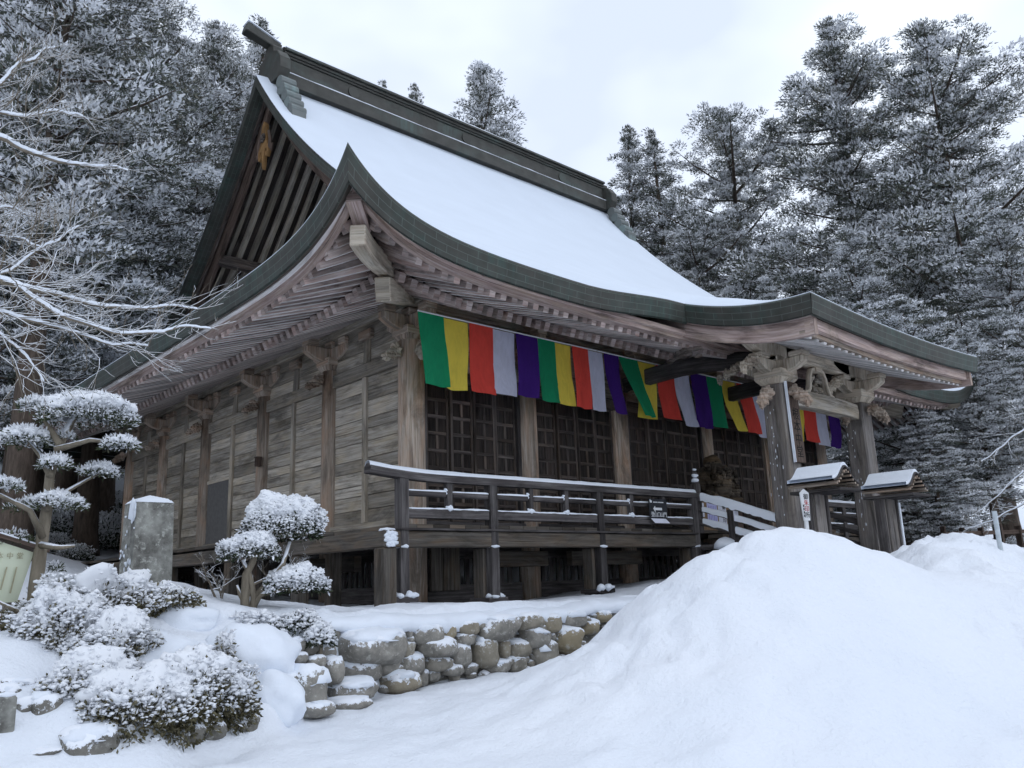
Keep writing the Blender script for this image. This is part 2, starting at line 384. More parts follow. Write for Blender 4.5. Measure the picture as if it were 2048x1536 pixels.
def leafmat(name, c1, c2, c3):
    m, nt, b = newmat(name); t = attr(nt)
    col = ramp(nt, t, [(.0, c1), (.55, c2), (1., c3)])
    nt.links.new(col, b.inputs['Base Color']); b.inputs['Roughness'].default_value = .7; b.inputs['Specular IOR Level'].default_value = .15; return m
M_NEEDLE = leafmat('cedar_needle', (.06, .076, .062), (.125, .138, .112), (.22, .205, .165))
M_PINE = leafmat('pine_needle', (.045, .06, .03), (.085, .10, .055), (.15, .155, .10))
M_YEW = leafmat('yew_leaf', (.02, .03, .018), (.045, .06, .035), (.09, .10, .06))
M_AZALEA = leafmat('azalea_leaf', (.07, .065, .035), (.16, .145, .085), (.26, .23, .15))
M_FSNOW = leafmat('leaf_snow', (.66, .67, .70), (.78, .795, .825), (.86, .875, .90))
def barkmat(name, c1, c2, thr):
    m, nt, b = newmat(name); p = worldpos(nt)
    n1 = noise(nt, vscale(nt, p, (14, 14, 3)), 1.0, 5, .65); col = mixc(nt, ramp(nt, n1, [(.3, 0.), (.7, 1.)]), c1, c2)
    g = nt.nodes.new('ShaderNodeNewGeometry'); sp = nt.nodes.new('ShaderNodeSeparateXYZ'); nt.links.new(g.outputs['Normal'], sp.inputs[0])
    k = math1(nt, 'ADD', sp.outputs['Z'], math1(nt, 'MULTIPLY', math1(nt, 'SUBTRACT', noise(nt, p, 9, 4, .7), .5), 1.1))
    f = ramp(nt, k, [(thr, 0.), (thr + .12, 1.)]); col = mixc(nt, f, col, (.84, .87, .92))
    nt.links.new(col, b.inputs['Base Color']); b.inputs['Roughness'].default_value = .9; bump(nt, b, n1, .6, .03); return m
M_BARK = barkmat('cedar_bark', (.06, .045, .037), (.15, .115, .09), .55)
M_TWIG = barkmat('snowy_twig_bark', (.15, .125, .10), (.29, .25, .19), .12)
M_PINEBARK = barkmat('pine_bark', (.16, .135, .10), (.30, .26, .20), .38)
# ------------------------------------------------------------------ ground
W = 13.9144; BX = [0, 2.64, 5.429, 8.4854, 11.2744, 13.9144]
FX = [-12, -9, -6.6, -5.8, -5.2, -4.7, -3.8, -3.3, -2.5, 3]; FY = [-6.8, -6.2, -5.3, -5.05, -4.85, -4.65, -3.80, -3.52, -3.36, -3.36]
GX = [-12, -9, -6.6, -5.2, -4.3, -3.6, -3.2, -2.5, 3]; GY = [-3.6, -3.2, -3.3, -2.9, -3.0, -3.35, -3.30, -3.24, -3.24]
def softplus(x, k): return np.log1p(np.exp(np.clip(x / k, -30, 30))) * k
def ground(x, y, detail=True):
    x = np.asarray(x, float); y = np.asarray(y, float)
    low = -2.04 - .055 * np.maximum(0, -4.6 - y) + .03 * np.clip(x + 4, -4, 6)
    low = low + 1.15 * sm((x - 1.8) / 3.6) + .35 * sm((x + 1.2) / 3.0) * sm((-6.6 - y) / 2.5)
    top = -1.12 + .075 * np.clip(y, 0, 12) - .04 * np.clip(x - 2, 0, 12) * 0 + .25 * sm((x - 1.8) / 3.6)
    top = top + .44 * np.exp(-(((x + 5.1) / 1.5) ** 2 + ((y + 1.7) / 1.3) ** 2)) - .12 * sm((-5.6 - x) / 1.0) * sm((-y) / 2)
    top = top - .25 * np.exp(-(((x - 5.5) / 7.5) ** 4 + ((y - 6) / 6.5) ** 4))
    F = np.interp(x, FX, FY); G = np.interp(x, GX, GY)
    tt = (y - F) / (G - F)
    steep = sm((x + 4.35) / .5)
    k = np.where(tt < 0, 0, np.where(tt > 1, 1, tt)); k = steep * sm(k) + (1 - steep) * (1 - (1 - k) ** 1.7)
    z = low + (top - low) * k
    # hill of the cedar wood behind, and the gentle rise to the right
    d = -.36 * x + .93 * y - 15.0
    z = z + .46 * softplus(d, 1.6)
    z = z + .5 * np.exp(-(((x + 3.2) / 1.6) ** 2 + ((y - 12.5) / 3.5) ** 2))
    z = z + .085 * softplus(.93 * x - .36 * y - 27, 3)
    # heaps of shovelled snow
    def heap(cx, cy, h, ra, rb, ang, p=2.0):
        c, s_ = math.cos(ang), math.sin(ang); u = ((x - cx) * c + (y - cy) * s_) / ra; v = (-(x - cx) * s_ + (y - cy) * c) / rb
        return h * np.exp(-np.power(u * u + v * v + 1e-6, p / 2))
    a = heap(-.2, -6.85, 1.62, 2.25, 1.9, .35, 2.3)
    b = heap(2.3, -7.6, .90, 1.7, 1.1, .4, 2.0) + heap(3.3, -6.7, .5, 1.8, 1.2, .2, 2.2)
    e = heap(.9, -8.6, .55, 1.6, 1.2, .2)
    z = z + np.log(np.exp(4 * a) + np.exp(4 * b) + np.exp(4 * e) - 2) / 4
    if detail:
        near = np.exp(-((x + 3) ** 2 + (y + 6) ** 2) / 120.0)
        z = z + .045 * fbm(x * .7, y * .7, 0, 4) * near + 0.030 * fbm(x * 3.1, y * 3.1, 2., 3) * near
        lump = sm((x - .4) / 1.2) * sm((4.8 - x) / 1.2) * sm((-6.0 - y) / .8)
        n = np.abs(fbm(x * 3.3, y * 3.3, 7., 3)); z = z + lump * .14 * (.6 - n)
        gard = (1 - steep) * sm(1 - np.abs(tt - .5) / 1.0); z = z + gard * .10 * fbm(x * 1.5, y * 1.5, 4., 3)
        dim = np.exp(-(((x + 1.5) / 1.6) ** 2 + ((y + 6.2) / 1.3) ** 2)); z = z - dim * .10 * sm((fbm(x * 4.2, y * 4.2, 11., 2) - .15) / .4)
        z = z + .055 * np.exp(-((x + 1) ** 2 + (y + 7.5) ** 2) / 14) * fbm(x * 1.9, y * 1.9, 13., 3)
        hol = np.exp(-(((x - .2) / .55) ** 2 + ((y + 9.0) / .5) ** 2)); z = z - hol * (.08 + .12 * np.abs(fbm(x * 5, y * 5, 3., 2)))
        for q in range(9):
            fx_, fy_ = -.9 + .22 * q + .05 * math.sin(q * 5), -6.55 - .18 * q + .06 * math.sin(q * 3.3); z = z - .075 * np.exp(-(((x - fx_) / .07) ** 2 + ((y - fy_) / .055) ** 2))
        foot = np.exp(-((y + 9.35 - .1 * np.sin(x * 3)) / .28) ** 2) * sm((x + 5.2) / .6); z = z - foot * .11 * np.clip(fbm(x * 2.6, y * 2.6, 9., 2) + .35, 0, 1)
    return z
def gz(x, y): return float(ground(np.array([x]), np.array([y]))[0])
def build_ground():
    def axis(lo, hi, c, fine, n):
        t = np.linspace(-1, 1, n); k = 5.2
        s = np.sinh(k * t) / np.sinh(k); a = np.where(s < 0, c + s * (c - lo), c + s * (hi - c)); return a
    xs = np.unique(np.concatenate([np.arange(-9.5, 5.2, .075), axis(-160, 260, -2, 0, 90)])); xs = xs[(xs < -9.5) | (xs > 5.2) | np.isin(xs, np.arange(-9.5, 5.2, .075))]
    ys = np.unique(np.concatenate([np.arange(-12.5, -1.0, .075), axis(-60, 320, -4, 0, 100)])); ys = ys[(ys < -12.5) | (ys > -1.0) | np.isin(ys, np.arange(-12.5, -1.0, .075))]
    X, Y = np.meshgrid(xs, ys, indexing='ij'); Z = ground(X, Y)
    n, k = X.shape; i = np.arange(n * k).reshape(n, k)
    q = np.stack([i[:-1, :-1], i[1:, :-1], i[1:, 1:], i[:-1, 1:]], -1).reshape(-1, 4)
    me = fast_mesh('snowy_ground', np.stack([X, Y, Z], -1).reshape(-1, 3), q, np.zeros(len(q)), [M_GROUND], smooth=True)
    o = bpy.data.objects.new('snowy_ground', me); COL.objects.link(o); tag(o, kind='structure')
build_ground()

# ------------------------------------------------------------------ temple hall
EV = 3.274; HC = W / 2; XG = .15
HALL = thing('temple_hall', (HC, HC, -1.1), 'weathered wooden temple hall with a sweeping snow covered hip and gable roof and porch', 'temple')
PT = np.polyfit([0, .85, 1.98, 3.17, 4.44, 6.4, 8.4, 10.23], [12.12, 11.02, 9.75, 8.58, 7.48, 5.98, 4.66, 3.575], 5)
def P(t): return np.polyval(PT, t)
KT = np.polyfit([-.5, -1.5, -2.97, -3.79, -4.46, -5.09, -5.61], [5.27, 4.66, 3.91, 3.577, 3.42, 3.35, 3.32], 4)
XK, YK = 3.545, -5.614
def lift(a, o):
    d = np.minimum(a + o, W + o - a); return .96 * np.exp(-np.maximum(d, 0) / .78) * (np.maximum(o, 0) / EV) ** 1.5
def hip_lift(x, y):
    dx = np.minimum(x + EV, W + EV - x); dy = np.minimum(y + EV, W + EV - y)
    return .96 * np.exp(-np.maximum(dx, dy) / .78) * np.exp(-np.minimum(dx, dy) / 1.1)
def kb(x): return sm((np.minimum(x, W - x) - .9) / (XK - .9))
def kz(x, y): return np.polyval(KT, y) - .095 * (1 - np.clip((x - HC) / (HC - XK), -1, 1) ** 2) * sm((-y - 2.) / 3)
def zmain(x, y):
    t = np.abs(y - HC); z = P(np.minimum(t, 10.231)) + hip_lift(x, y)
    w = kb(x) * sm((-.4 - y) / 1.2); return z + w * (kz(x, y) - P(np.minimum(t, 10.231)))
def zhip(x, y):
    t = np.abs(y - HC); s = np.minimum(x, W - x) + EV
    return np.minimum(P(np.minimum(t, 10.231)), P(np.maximum(10.231 - s, 0))) + hip_lift(x, y) - .025 * (np.minimum(x, W - x) > XG)
def dens(a, b, n, p=1.6):
    t = np.linspace(-1, 1, n); t = np.sign(t) * (1 - (1 - np.abs(t)) ** p); return a + (t + 1) / 2 * (b - a)
def patch(zf, xs, ys, th):
    X, Y = np.meshgrid(xs, ys, indexing='ij'); Z = zf(X, Y)
    if th is not None:
        e = np.minimum.reduce([X - xs[0], xs[-1] - X, Y - ys[0], ys[-1] - Y]) if th[1] is None else th[1](X, Y)
        Z = Z + th[0] * (1 - np.exp(-np.maximum(e, 0) / .22)) + .022
        Z = Z + .26 * (1 - np.exp(-np.clip(np.minimum(X - XK, W - XK - X), 0, 9) / .45)) * sm((Y - YK) / 1.8) * (1 - sm((Y + 3.0) / 2.2))
        Z = Z + .012 * fbm(X * .8, Y * .8, 3., 3) * (e > .1)
    return np.stack([X, Y, Z], -1)
def skirt(G, drop):
    """close the rim of a snow sheet with a small vertical edge"""
    out = []
    for a in (G[0], G[-1], G[:, 0], G[:, -1]):
        b = a.copy(); b[:, 2] -= drop; out.append(np.stack([a, b], 0))
    return out
xm = np.unique(np.concatenate([dens(XG, W - XG, 90), [XK, W - XK]])); ymf = dens(-EV, HC, 70, 1.3); ymb = dens(HC, W + EV, 40)
xh = np.linspace(-EV, 1.5, 34); yh = dens(-EV, W + EV, 110); xk = np.linspace(XK, W - XK, 50); yk = np.linspace(YK, -EV, 24)
rb = MB(); sb = MB()
for zf, xs, ys in ((zmain, xm, ymf), (zmain, xm, ymb), (zmain, xk, yk), (zhip, xh, yh), (zhip, W - xh[::-1], yh)):
    rb.grid(patch(zf, xs, ys, None), t=.5)
ed = lambda X, Y: np.minimum.reduce([X + EV, W + EV - X, np.maximum(Y + EV, np.minimum(X - XK, W - XK - X)), W + EV - Y])
edm = lambda X, Y: np.minimum(ed(X, Y), np.minimum(X - XG, W - XG - X) + 0 * Y)
edk = lambda X, Y: np.minimum.reduce([X - XK, W - XK - X, Y - YK])
for zf, xs, ys, e in ((zmain, xm, np.unique(np.concatenate([ymf, ymb])), edm), (zmain, xk, yk, edk), (zhip, xh, yh, ed), (zhip, W - xh[::-1], yh, ed)):
    G = patch(zf, xs, ys, (.085, e)); sb.grid(G, t=.5)
    for s_ in skirt(G, .03): sb.grid(s_, t=.5)
ROOF = rb.build('roof', M_COPLAIN, HALL, smooth=True)
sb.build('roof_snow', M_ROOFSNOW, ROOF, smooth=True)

SIDES = {'front': lambda a, o, z: (a, -o, z), 'left': lambda a, o, z: (-o, a, z), 'right': lambda a, o, z: (W + o, a, z), 'back': lambda a, o, z: (a, W + o, z)}
def eave_z(side, a, o):
    z = 3.575 + lift(a, o)
    return z
def run(mb, side, prof, m=0, s0=0., s1=1., kblend=False, t=.5, n=90, closed=False):
    """mitred moulding round one side of the roof; prof = [(o, dz, extra corner drop)]"""
    f = SIDES[side]; ss = dens(0, 1, n, 2.6); 
    rows = []; uu = []
    for o, dz, ex in prof:
        a = -o + ss * (W + 2 * o); k = (a >= s0 - 1e-6) & (a <= s1 + 1e-6) if (s0 > -90 and s1 < 90 and (s0, s1) != (0., 1.)) else np.ones(n, bool)
        if (s0, s1) != (0., 1.): a = np.clip(a, s0 if s0 > -50 else -99, s1)
        z = 3.575 + dz + lift(a, o) - ex * np.exp(-np.minimum(a + o, W + o - a) / .5)
        if kblend and side == 'front': z = z + kb(a) * sm((o - .4) / 1.2) * (kz(a, -o) - P(HC + o))
        rows.append(np.array([f(x, o, zz) for x, zz in zip(a, z)])); uu.append(a)
    if closed: rows.append(rows[0]); uu.append(uu[0])
    G = np.stack(rows, 1); v = np.concatenate([[0], np.cumsum([math.dist(prof[i][:2], prof[(i + 1) % len(prof)][:2]) for i in range(len(rows) - 1)])])
    uv = np.stack([np.stack(uu, 1) + 7.13, np.broadcast_to(v[::-1][None] * 1.0, (n, len(v)))], -1)
    keep = np.where(np.linalg.norm(np.diff(G[:, 0], axis=0), axis=1) > 1e-5)[0]
    sel = np.concatenate([keep, [keep[-1] + 1]])
    mb.grid(G[sel], t=t, m=m, uvs=uv[sel])
COP = [(EV, .012, 0), (EV + .012, -.02, 0), (EV - .03, -.315, .15), (EV - .06, -.33, .15)]
SOF = [(EV - .06, -.33, .15), (EV - .22, -.235, .08)]
cb = MB()
for sd in SIDES:
    if sd == 'front':
        for a0, a1 in ((-99, XK + .07), (W - XK - .07, 99)):
            run(cb, sd, COP, 0, max(a0, -EV - .02), min(a1, W + EV + .02), True); run(cb, sd, SOF, 1, max(a0, -EV - .02), min(a1, W + EV + .02), True)
    else: run(cb, sd, COP); run(cb, sd, SOF, 1)
# porch edge: two side runs and the front run
ysd = np.linspace(-EV + .08, YK, 24); xf = np.linspace(XK, W - XK, 40)
for x0, sg in ((XK, 1), (W - XK, -1)):
    rows = [np.array([(x0 + sg * i, y, float(kz(x0, y)) + dz) for y in ysd]) for i, dz in ((0, .012), (-.012, -.02), (.03, -.315), (.06, -.33), (.22, -.235))]
    rows = [r + np.array([0, (.0 if i < 2 else (.03, .06, .22)[i - 2]), 0]) * (np.arange(24) / 23)[:, None] for i, r in enumerate(rows)]
    G = np.stack(rows[:4], 1); v = np.array([.33, .3, .02, 0]); uv = np.stack([np.broadcast_to(ysd[:, None] * -1 + 3, (24, 4)), np.broadcast_to(v, (24, 4))], -1)
    cb.grid(G, .5, 0, uv); cb.grid(np.stack(rows[3:], 1), .5, 1)
rows = []
for i, (dy, dz) in enumerate(((0, .012), (-.012, -.02), (.03, -.315), (.06, -.33), (.22, -.235))):
    ins = (0, 0, .03, .06, .22)[i]; x = XK + ins + (xf - XK) / (W - 2 * XK) * (W - 2 * XK - 2 * ins)
    rows.append(np.array([(a, YK + dy, float(kz(a, YK)) + dz) for a in x]))
v = np.array([.33, .3, .02, 0]); uv = np.stack([np.broadcast_to(xf[:, None], (40, 4)), np.broadcast_to(v, (40, 4))], -1)
cb.grid(np.stack(rows[:4], 1), .5, 0, uv); cb.grid(np.stack(rows[3:], 1), .5, 1)
cb.build('copper_eave_edge', [M_COPPER, M_SOFFIT], HALL)

# wooden eave boards and soffits
eb = MB(); ebl = MB(); kb2 = MB(); kio = MB(); sof = MB()
for sd in ('front', 'left', 'right'):
    run(ebl if sd == 'left' else eb, sd, [(3.09, -.20, 0), (3.10, -.285, 0), (3.03, -.30, 0)], t=.75)
    run(kb2, sd, [(3.03, -.22, 0), (3.04, -.36, 0), (2.92, -.375, 0), (2.90, -.22, 0)], t=.45)
    run(kio, sd, [(1.76, -.045, 0), (1.77, .045, 0), (1.60, .06, 0), (1.60, -.03, 0)], t=.5)
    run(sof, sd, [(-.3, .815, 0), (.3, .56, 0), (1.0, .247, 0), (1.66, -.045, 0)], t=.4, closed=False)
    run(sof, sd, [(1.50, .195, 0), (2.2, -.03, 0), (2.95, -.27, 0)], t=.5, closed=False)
eb.build('eave_board', M_EAVE, HALL); ebl.build('eave_board', M_PALELIT, HALL); kb2.build('rafter_end_board', M_EAVE, HALL); kio.build('rafter_support_board', M_RAFT, HALL); sof.build('soffit', wood('soffit_board', (.04, .03, .026), (.085, .064, .056), (.14, .11, .10), (.10, .07, .055), .5, .3), HALL)
def raft(side, a, o0, o1, zf, w, h, name, rest):
    if o1 - o0 < .12: return
    f = SIDES[side]
    pts = []
    for o in (o0, (o0 + o1) / 2, o1): pts.append(f(a, o, zf(o) + lift(a, o) + h / 2))
    mb = rest if rest is not None else MB()
    n0 = len(mb.f); mb.sweep(pts, [(-w / 2, -h / 2), (w / 2, -h / 2), (w / 2, h / 2), (-w / 2, h / 2)])
    for q in (n0, n0 + 4): mb.m[q] = 1  # undersides get the paler wood, painting light thrown up from the snow
    if rest is None: mb.build(name, [M_RAFT, M_PALELIT], HALL)
zb = lambda o: 4.085 - .437 * o
zfly = lambda o: 3.58 - .325 * (o - 1.5)
SP = .217
def raft_row(side, k0, n_single, zf, o_in, o1, w, h, name, rest):
    lim = o1 - .12; kmax = int((W + 2 * lim) / SP)
    for k in range(kmax + 1):
        a = -lim + k * SP; e = min(a, W - a); o0 = max(o_in, -e + .10 if e < 0 else o_in)
        raft(side, a, o0, o1, zf, w, h, name, None if k0 <= k < k0 + n_single else rest)
restf, restb = MB(), MB()
for sd, n in (('front', 52), ('left', 48), ('right', 0)):
    raft_row(sd, 0, n, zfly, 1.5, 2.92, .105, .14, 'flying_rafter', restf)
    raft_row(sd, 0, n - 3, zb, -.2, 1.70, .112, .15, 'base_rafter', restb)
tag(restf.build('flying_rafter', [M_RAFT, M_PALELIT], HALL), kind='stuff'); tag(restb.build('base_rafter', [M_RAFT, M_PALELIT], HALL), kind='stuff')
# hip rafters
for sx, sy in ((0, 0), (1, 0)):
    def D(o): return (-o if sx == 0 else W + o, -o)
    for o0, o1, w, h, zf in ((-.2, 1.74, .23, .36, lambda o: zb(o) - .13), (1.35, 2.88, .21, .29, lambda o: 3.62 - .30 * (o - 1.7) + .13 * ((o - 1.7) / 1.17) ** 3)):
        os_ = np.linspace(o0, o1, 9); path = [(*D(o), zf(o) + h / 2) for o in os_]
        MB().sweep(path, [(-w / 2, -h / 2), (w / 2, -h / 2), (w / 2, h / 2), (-w / 2, h / 2)], t=.5).build('hip_rafter', M_PALE, HALL, bevel=.015)
    c0, c1 = D(2.62), D(3.02); MB().beam((*c0, 3.83), (*c1, 4.02), .20, .26, t=.5).build('corner_block', M_EAVE, HALL)

# gable: verge, bargeboards, rafters under the verge, pendant
def gable(xe, sg):
    ts = np.concatenate([-np.linspace(4.9, .0, 40), np.linspace(.12, 4.9, 40)])
    def band(o, dz0, dz1, th):
        mb = MB()
        for side in (-1, 1):
            t = np.linspace(0.0, 5.2, 44); y = HC + side * t
            rows = []
            for x, dz in ((xe + sg * o, dz0), (xe + sg * o, dz1), (xe + sg * (o + th), dz1), (xe + sg * (o + th), dz0)):
                rows.append(np.stack([np.full_like(y, x), y, P(t) + dz], -1))
            rows.append(rows[0]); mb.grid(np.stack(rows, 1), t=.5)
        return mb
    v = band(0, .015, -.30, .30).build('gable_verge', M_COPPER, HALL)
    band(.30, -.20, -.42, .08).build('verge_board', M_DARK, HALL)
    band(.42, -.28, -.78, .10).build('bargeboard', M_SIGNW, HALL)
    depth = 3.4
    wall = MB()
    for side in (-1, 1):
        for q in range(9):
            x = xe + sg * (.75 + q * .33); t = np.linspace(.05, 5.6, 14); y = HC + side * t
            rb_ = MB().sweep(np.stack([np.full_like(y, x), y, P(t) - .36], -1), [(-.055, -.09), (.055, -.09), (.055, .09), (-.055, .09)])
            if sg > 0: rb_.build('gable_rafter', M_WALL, HALL)
        t = np.linspace(0, 6.0, 20); y = HC + side * t
        wall.grid(np.stack([np.stack([np.full_like(y, xe + sg * .4), y, P(t) - .25], -1), np.stack([np.full_like(y, xe + sg * (depth + .2)), y, P(t) - .25], -1)], 1), t=.2)
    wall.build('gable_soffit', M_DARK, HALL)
    yy = np.linspace(HC - 5.6, HC + 5.6, 30)
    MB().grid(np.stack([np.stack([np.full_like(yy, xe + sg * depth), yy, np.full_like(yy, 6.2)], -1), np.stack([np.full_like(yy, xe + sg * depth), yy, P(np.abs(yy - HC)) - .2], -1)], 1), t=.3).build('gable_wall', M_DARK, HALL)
    for side, tt in ((1, 3.0), (-1, 3.0)):
        MB().box(xe + sg * .45, xe + sg * (depth - .01), HC + side * tt - .13, HC + side * tt + .13, P(tt) - .78, P(tt) - .50).build('purlin', M_DARK, HALL)
    MB().box(xe + sg * (depth - .26), xe + sg * (depth - .02), HC - 3.7, HC + 3.7, 7.1, 7.5).build('tie_beam', M_DARK, HALL)
    if sg > 0:      # carved pendant under the apex
        pr = [(0, 0), (.16, -.12), (.24, -.42), (.20, -.62), (.30, -.70), (.44, -.86), (.46, -1.06), (.34, -1.18), (.20, -1.12), (.16, -1.0), (.24, -.98), (.28, -1.04), (.33, -1.0), (.28, -.9), (.15, -.92), (.10, -1.1), (.05, -1.42), (0, -1.5)]
        pr = [(a * .72, b) for a, b in pr]; pts = pr + [(-a, b) for a, b in pr[-2:0:-1]]
        gp = MB().poly([(xe + .26, HC + a * .85, 10.90 + b * .9) for a, b in pts], (.09, 0, 0), t=.6).build('gable_pendant', M_GOLD, HALL)
        fb = MB()
        for q in range(8):
            an = q * math.pi / 4; fb.blob((xe + .24, HC + .09 * math.cos(an), 10.42 + .09 * math.sin(an)), (.035, .05, .05), 1, .1)
        fb.blob((xe + .23, HC, 10.42), (.05, .05, .05), 1, 0)
        fb.build('pendant_flower', M_DARK, gp, smooth=True)
        for s_ in (-1, 1):
            c = [(0, .30, 10.55), (0, .42, 10.3), (0, .40, 10.08), (0, .52, 9.95), (0, .60, 10.12)]
            MB().tube([(xe + .30, HC + s_ * y * .75, z) for _, y, z in c], [.04, .05, .05, .04, .02], 6).build('pendant_scroll', M_SIGNW, gp)
gable(XG, 1); gable(W - XG, -1)

# ridge
RX0, RX1 = .78, W - .62
rd = MB(); zr = 12.34
def rbox(y, z0, z1, x0=RX0, x1=RX1, t=.5): rd.box(x0, x1, HC - y, HC + y, z0, z1, t)
rbox(.40, zr - .40, zr - .04); rbox(.33, zr - .04, zr + .02); rbox(.26, zr + .02, zr + .47); rbox(.30, zr + .47, zr + .53); rbox(.34, zr + .53, zr + .61); rbox(.41, zr + .61, zr + .69); rbox(.31, zr + .69, zr + .75)
RIDGE = rd.build('ridge', M_COPLAIN, HALL, bevel=.012)
for x in (2.9, 6.95, 11.2):
    MB().tube([(x, HC - .26, zr + .245), (x, HC - .295, zr + .245)], .17, 20).build('ridge_crest', M_COPLAIN, RIDGE)
sn = MB(); 
for y, z, w in ((HC, zr + .755, .56), (HC - .365, zr - .038, .08), (HC - .36, zr + .692, .07)):
    xs = np.linspace(RX0, RX1, 80); rows = [np.stack([xs, np.full_like(xs, y + q * w / 2), z + hgt * (.6 + .5 * np.abs(vnoise(xs * 2.1, q * 3.)))], -1) for q, hgt in ((-1, 0), (-.7, .035), (.7, .035), (1, 0))]
    sn.grid(np.stack(rows, 1), t=.5)
sn.build('ridge_snow', M_SNOW, RIDGE, smooth=True)
for xe, sg in ((RX0, -1), (RX1, 1)):
    orn = MB(); d = .30 * sg
    # plate
    out = [(-.62, -.15), (-.80, .20), (-.78, .62), (-.58, .95), (-.30, 1.12), (-.30, 1.30), (-.16, 1.30 + .16 * (sg < 0)), (.16, 1.30 + .16 * (sg < 0)), (.30, 1.30), (.30, 1.12), (.58, .95), (.78, .62), (.80, .20), (.62, -.15)]
    orn.poly([(xe, HC + a * .85, zr - .28 + b * .74) for a, b in out], (d, 0, 0), t=.3)
    # scalloped fins running down both roof slopes
    fins = []
    for side in (-1, 1):
        for q in range(5):
            t = .66 + q * .15; z = P(t) + .50 - q * .085; y = HC + side * t
            fins.append(MB()); fins[-1].tube([(xe - sg * .10, y, z), (xe + d * 1.05, y, z)], .17 - q * .008, 12, t=.6)
            fins[-1].box(xe - sg * .09, xe + d * 1.0, y - .13, y + .13, P(t + .1) - .05, z, t=.5)
    O = orn.build('ridge_end_plate', M_COPLAIN, RIDGE, bevel=.02); [f_.build('ridge_fin', M_COPGREEN, RIDGE, bevel=.01) for f_ in fins]
    if sg > 0: continue
    p0, p1 = (xe, HC, zr + .80), (xe + sg * .98, HC, zr + 1.03)
    MB().beam(p0, p1, .26, .20, w1=.30, h1=.26).build('ridge_horn', M_COPLAIN, RIDGE, bevel=.02)
    MB().beam((xe + sg * .02, HC, zr + .925), (xe + sg * .96, HC, zr + 1.185), .30, .02, w1=.36, h1=.02).build('horn_snow', M_SNOW, RIDGE)

# columns
HCOL = 3.27
def column(x, y, r, mat, top=HCOL):
    return MB().tube([(x, y, -1.25), (x, y, 0), (x, y, top)], [r, r, r * .97], 20).build('column', mat, HALL, smooth=True)
for i, x in enumerate(BX): column(x, 0, .235 if i in (0, 5) else .20, M_COLM)
for i, y in enumerate(BX[1:]): column(0, y, .205, M_COLM); column(W, y, .205, M_COLM)
# side walls (left is in view): planks, battens, head beam, sill, frieze
for xw, sg in ((0, -1), (W, 1)):
    for i in range(5):
        y0, y1 = BX[i] + .2, BX[i + 1] - .2; ym = (y0 + y1) / 2 + .04
        wp = MB(); n = 11; zs = np.linspace(.24, 2.9, n + 1)
        zs[1:-1] += np.array([rng.uniform(-.05, .05) for _ in range(n - 1)])
        for a, b in zip(zs[:-1], zs[1:]):
            for c, e in ((y0, ym - .06), (ym + .06, y1)):
                off = rng.uniform(-.006, .006); wp.box(xw + sg * .02 + off - .02, xw + sg * .02 + off + .02, c, e, a + .006, b - .006)
        PW = wp.build('wall_panel', M_WALL, HALL)
        MB().box(xw + sg * .05 - .05, xw + sg * .05 + .05, ym - .06, ym + .06, .24, 2.9).build('batten', M_WALL, PW, bevel=.008)
        if i == 2 and sg < 0:
            MB().box(-.075, -.04, ym + .07, y1 - .02, .24, 1.65, t=.15).build('blank_panel', plain('grey_panel', (.16, .155, .15)), PW)
            MB().box(-.09, -.04, ym + .06, y1, 1.65, 1.73, t=.9).build('panel_rail', M_WALL, PW)
        MB().box(xw - .10, xw + .10, y0 - .08, y1 + .08, 2.9, 3.16).build('head_beam', M_WALL, HALL, bevel=.012)
        MB().box(xw - .12, xw + .12, y0 - .06, y1 + .06, .0, .235).build('sill_beam', M_WALL, HALL, bevel=.012)
        fr = MB()
        for q in range(3):
            fr.box(xw - .03, xw + .03, y0 - .1, y1 + .1, 3.17 + q * .26, 3.42 + q * .26, t=(.7, .15, .0)[q] * rng.uniform(.5, 1.3))
        F = fr.build('frieze_board', M_WALL, HALL)
        fm = (BX[i] + BX[i + 1]) / 2
        MB().beam((xw, fm, 3.16), (xw, fm, 3.62), .15, .22, (0, 1, 0), w1=.10, h1=.2).build('strut', M_WALL, F, bevel=.01)
        MB().box(xw - .13, xw + .13, fm - .2, fm + .2, 3.62, 3.80).build('bearing_block', M_COLM, F, bevel=.02)
for i in range(5):       # front head beams above the doors
    x0, x1 = BX[i] + .18, BX[i + 1] - .18
    MB().box(x0 - .06, x1 + .06, -.10, .10, 2.86, 3.16).build('head_beam', M_WALL, HALL, bevel=.012)
    MB().box(x0 - .06, x1 + .06, -.11, .11, 2.60, 2.84).build('door_lintel', M_DARK, HALL, bevel=.012)
    MB().box(x0 - .06, x1 + .06, -.12, .12, .0, .17).build('door_sill', M_RAIL, HALL, bevel=.012)
    MB().box(x0 - .06, x1 + .06, -.03, .03, 3.17, 3.95).build('frieze_board', M_WALL, HALL)
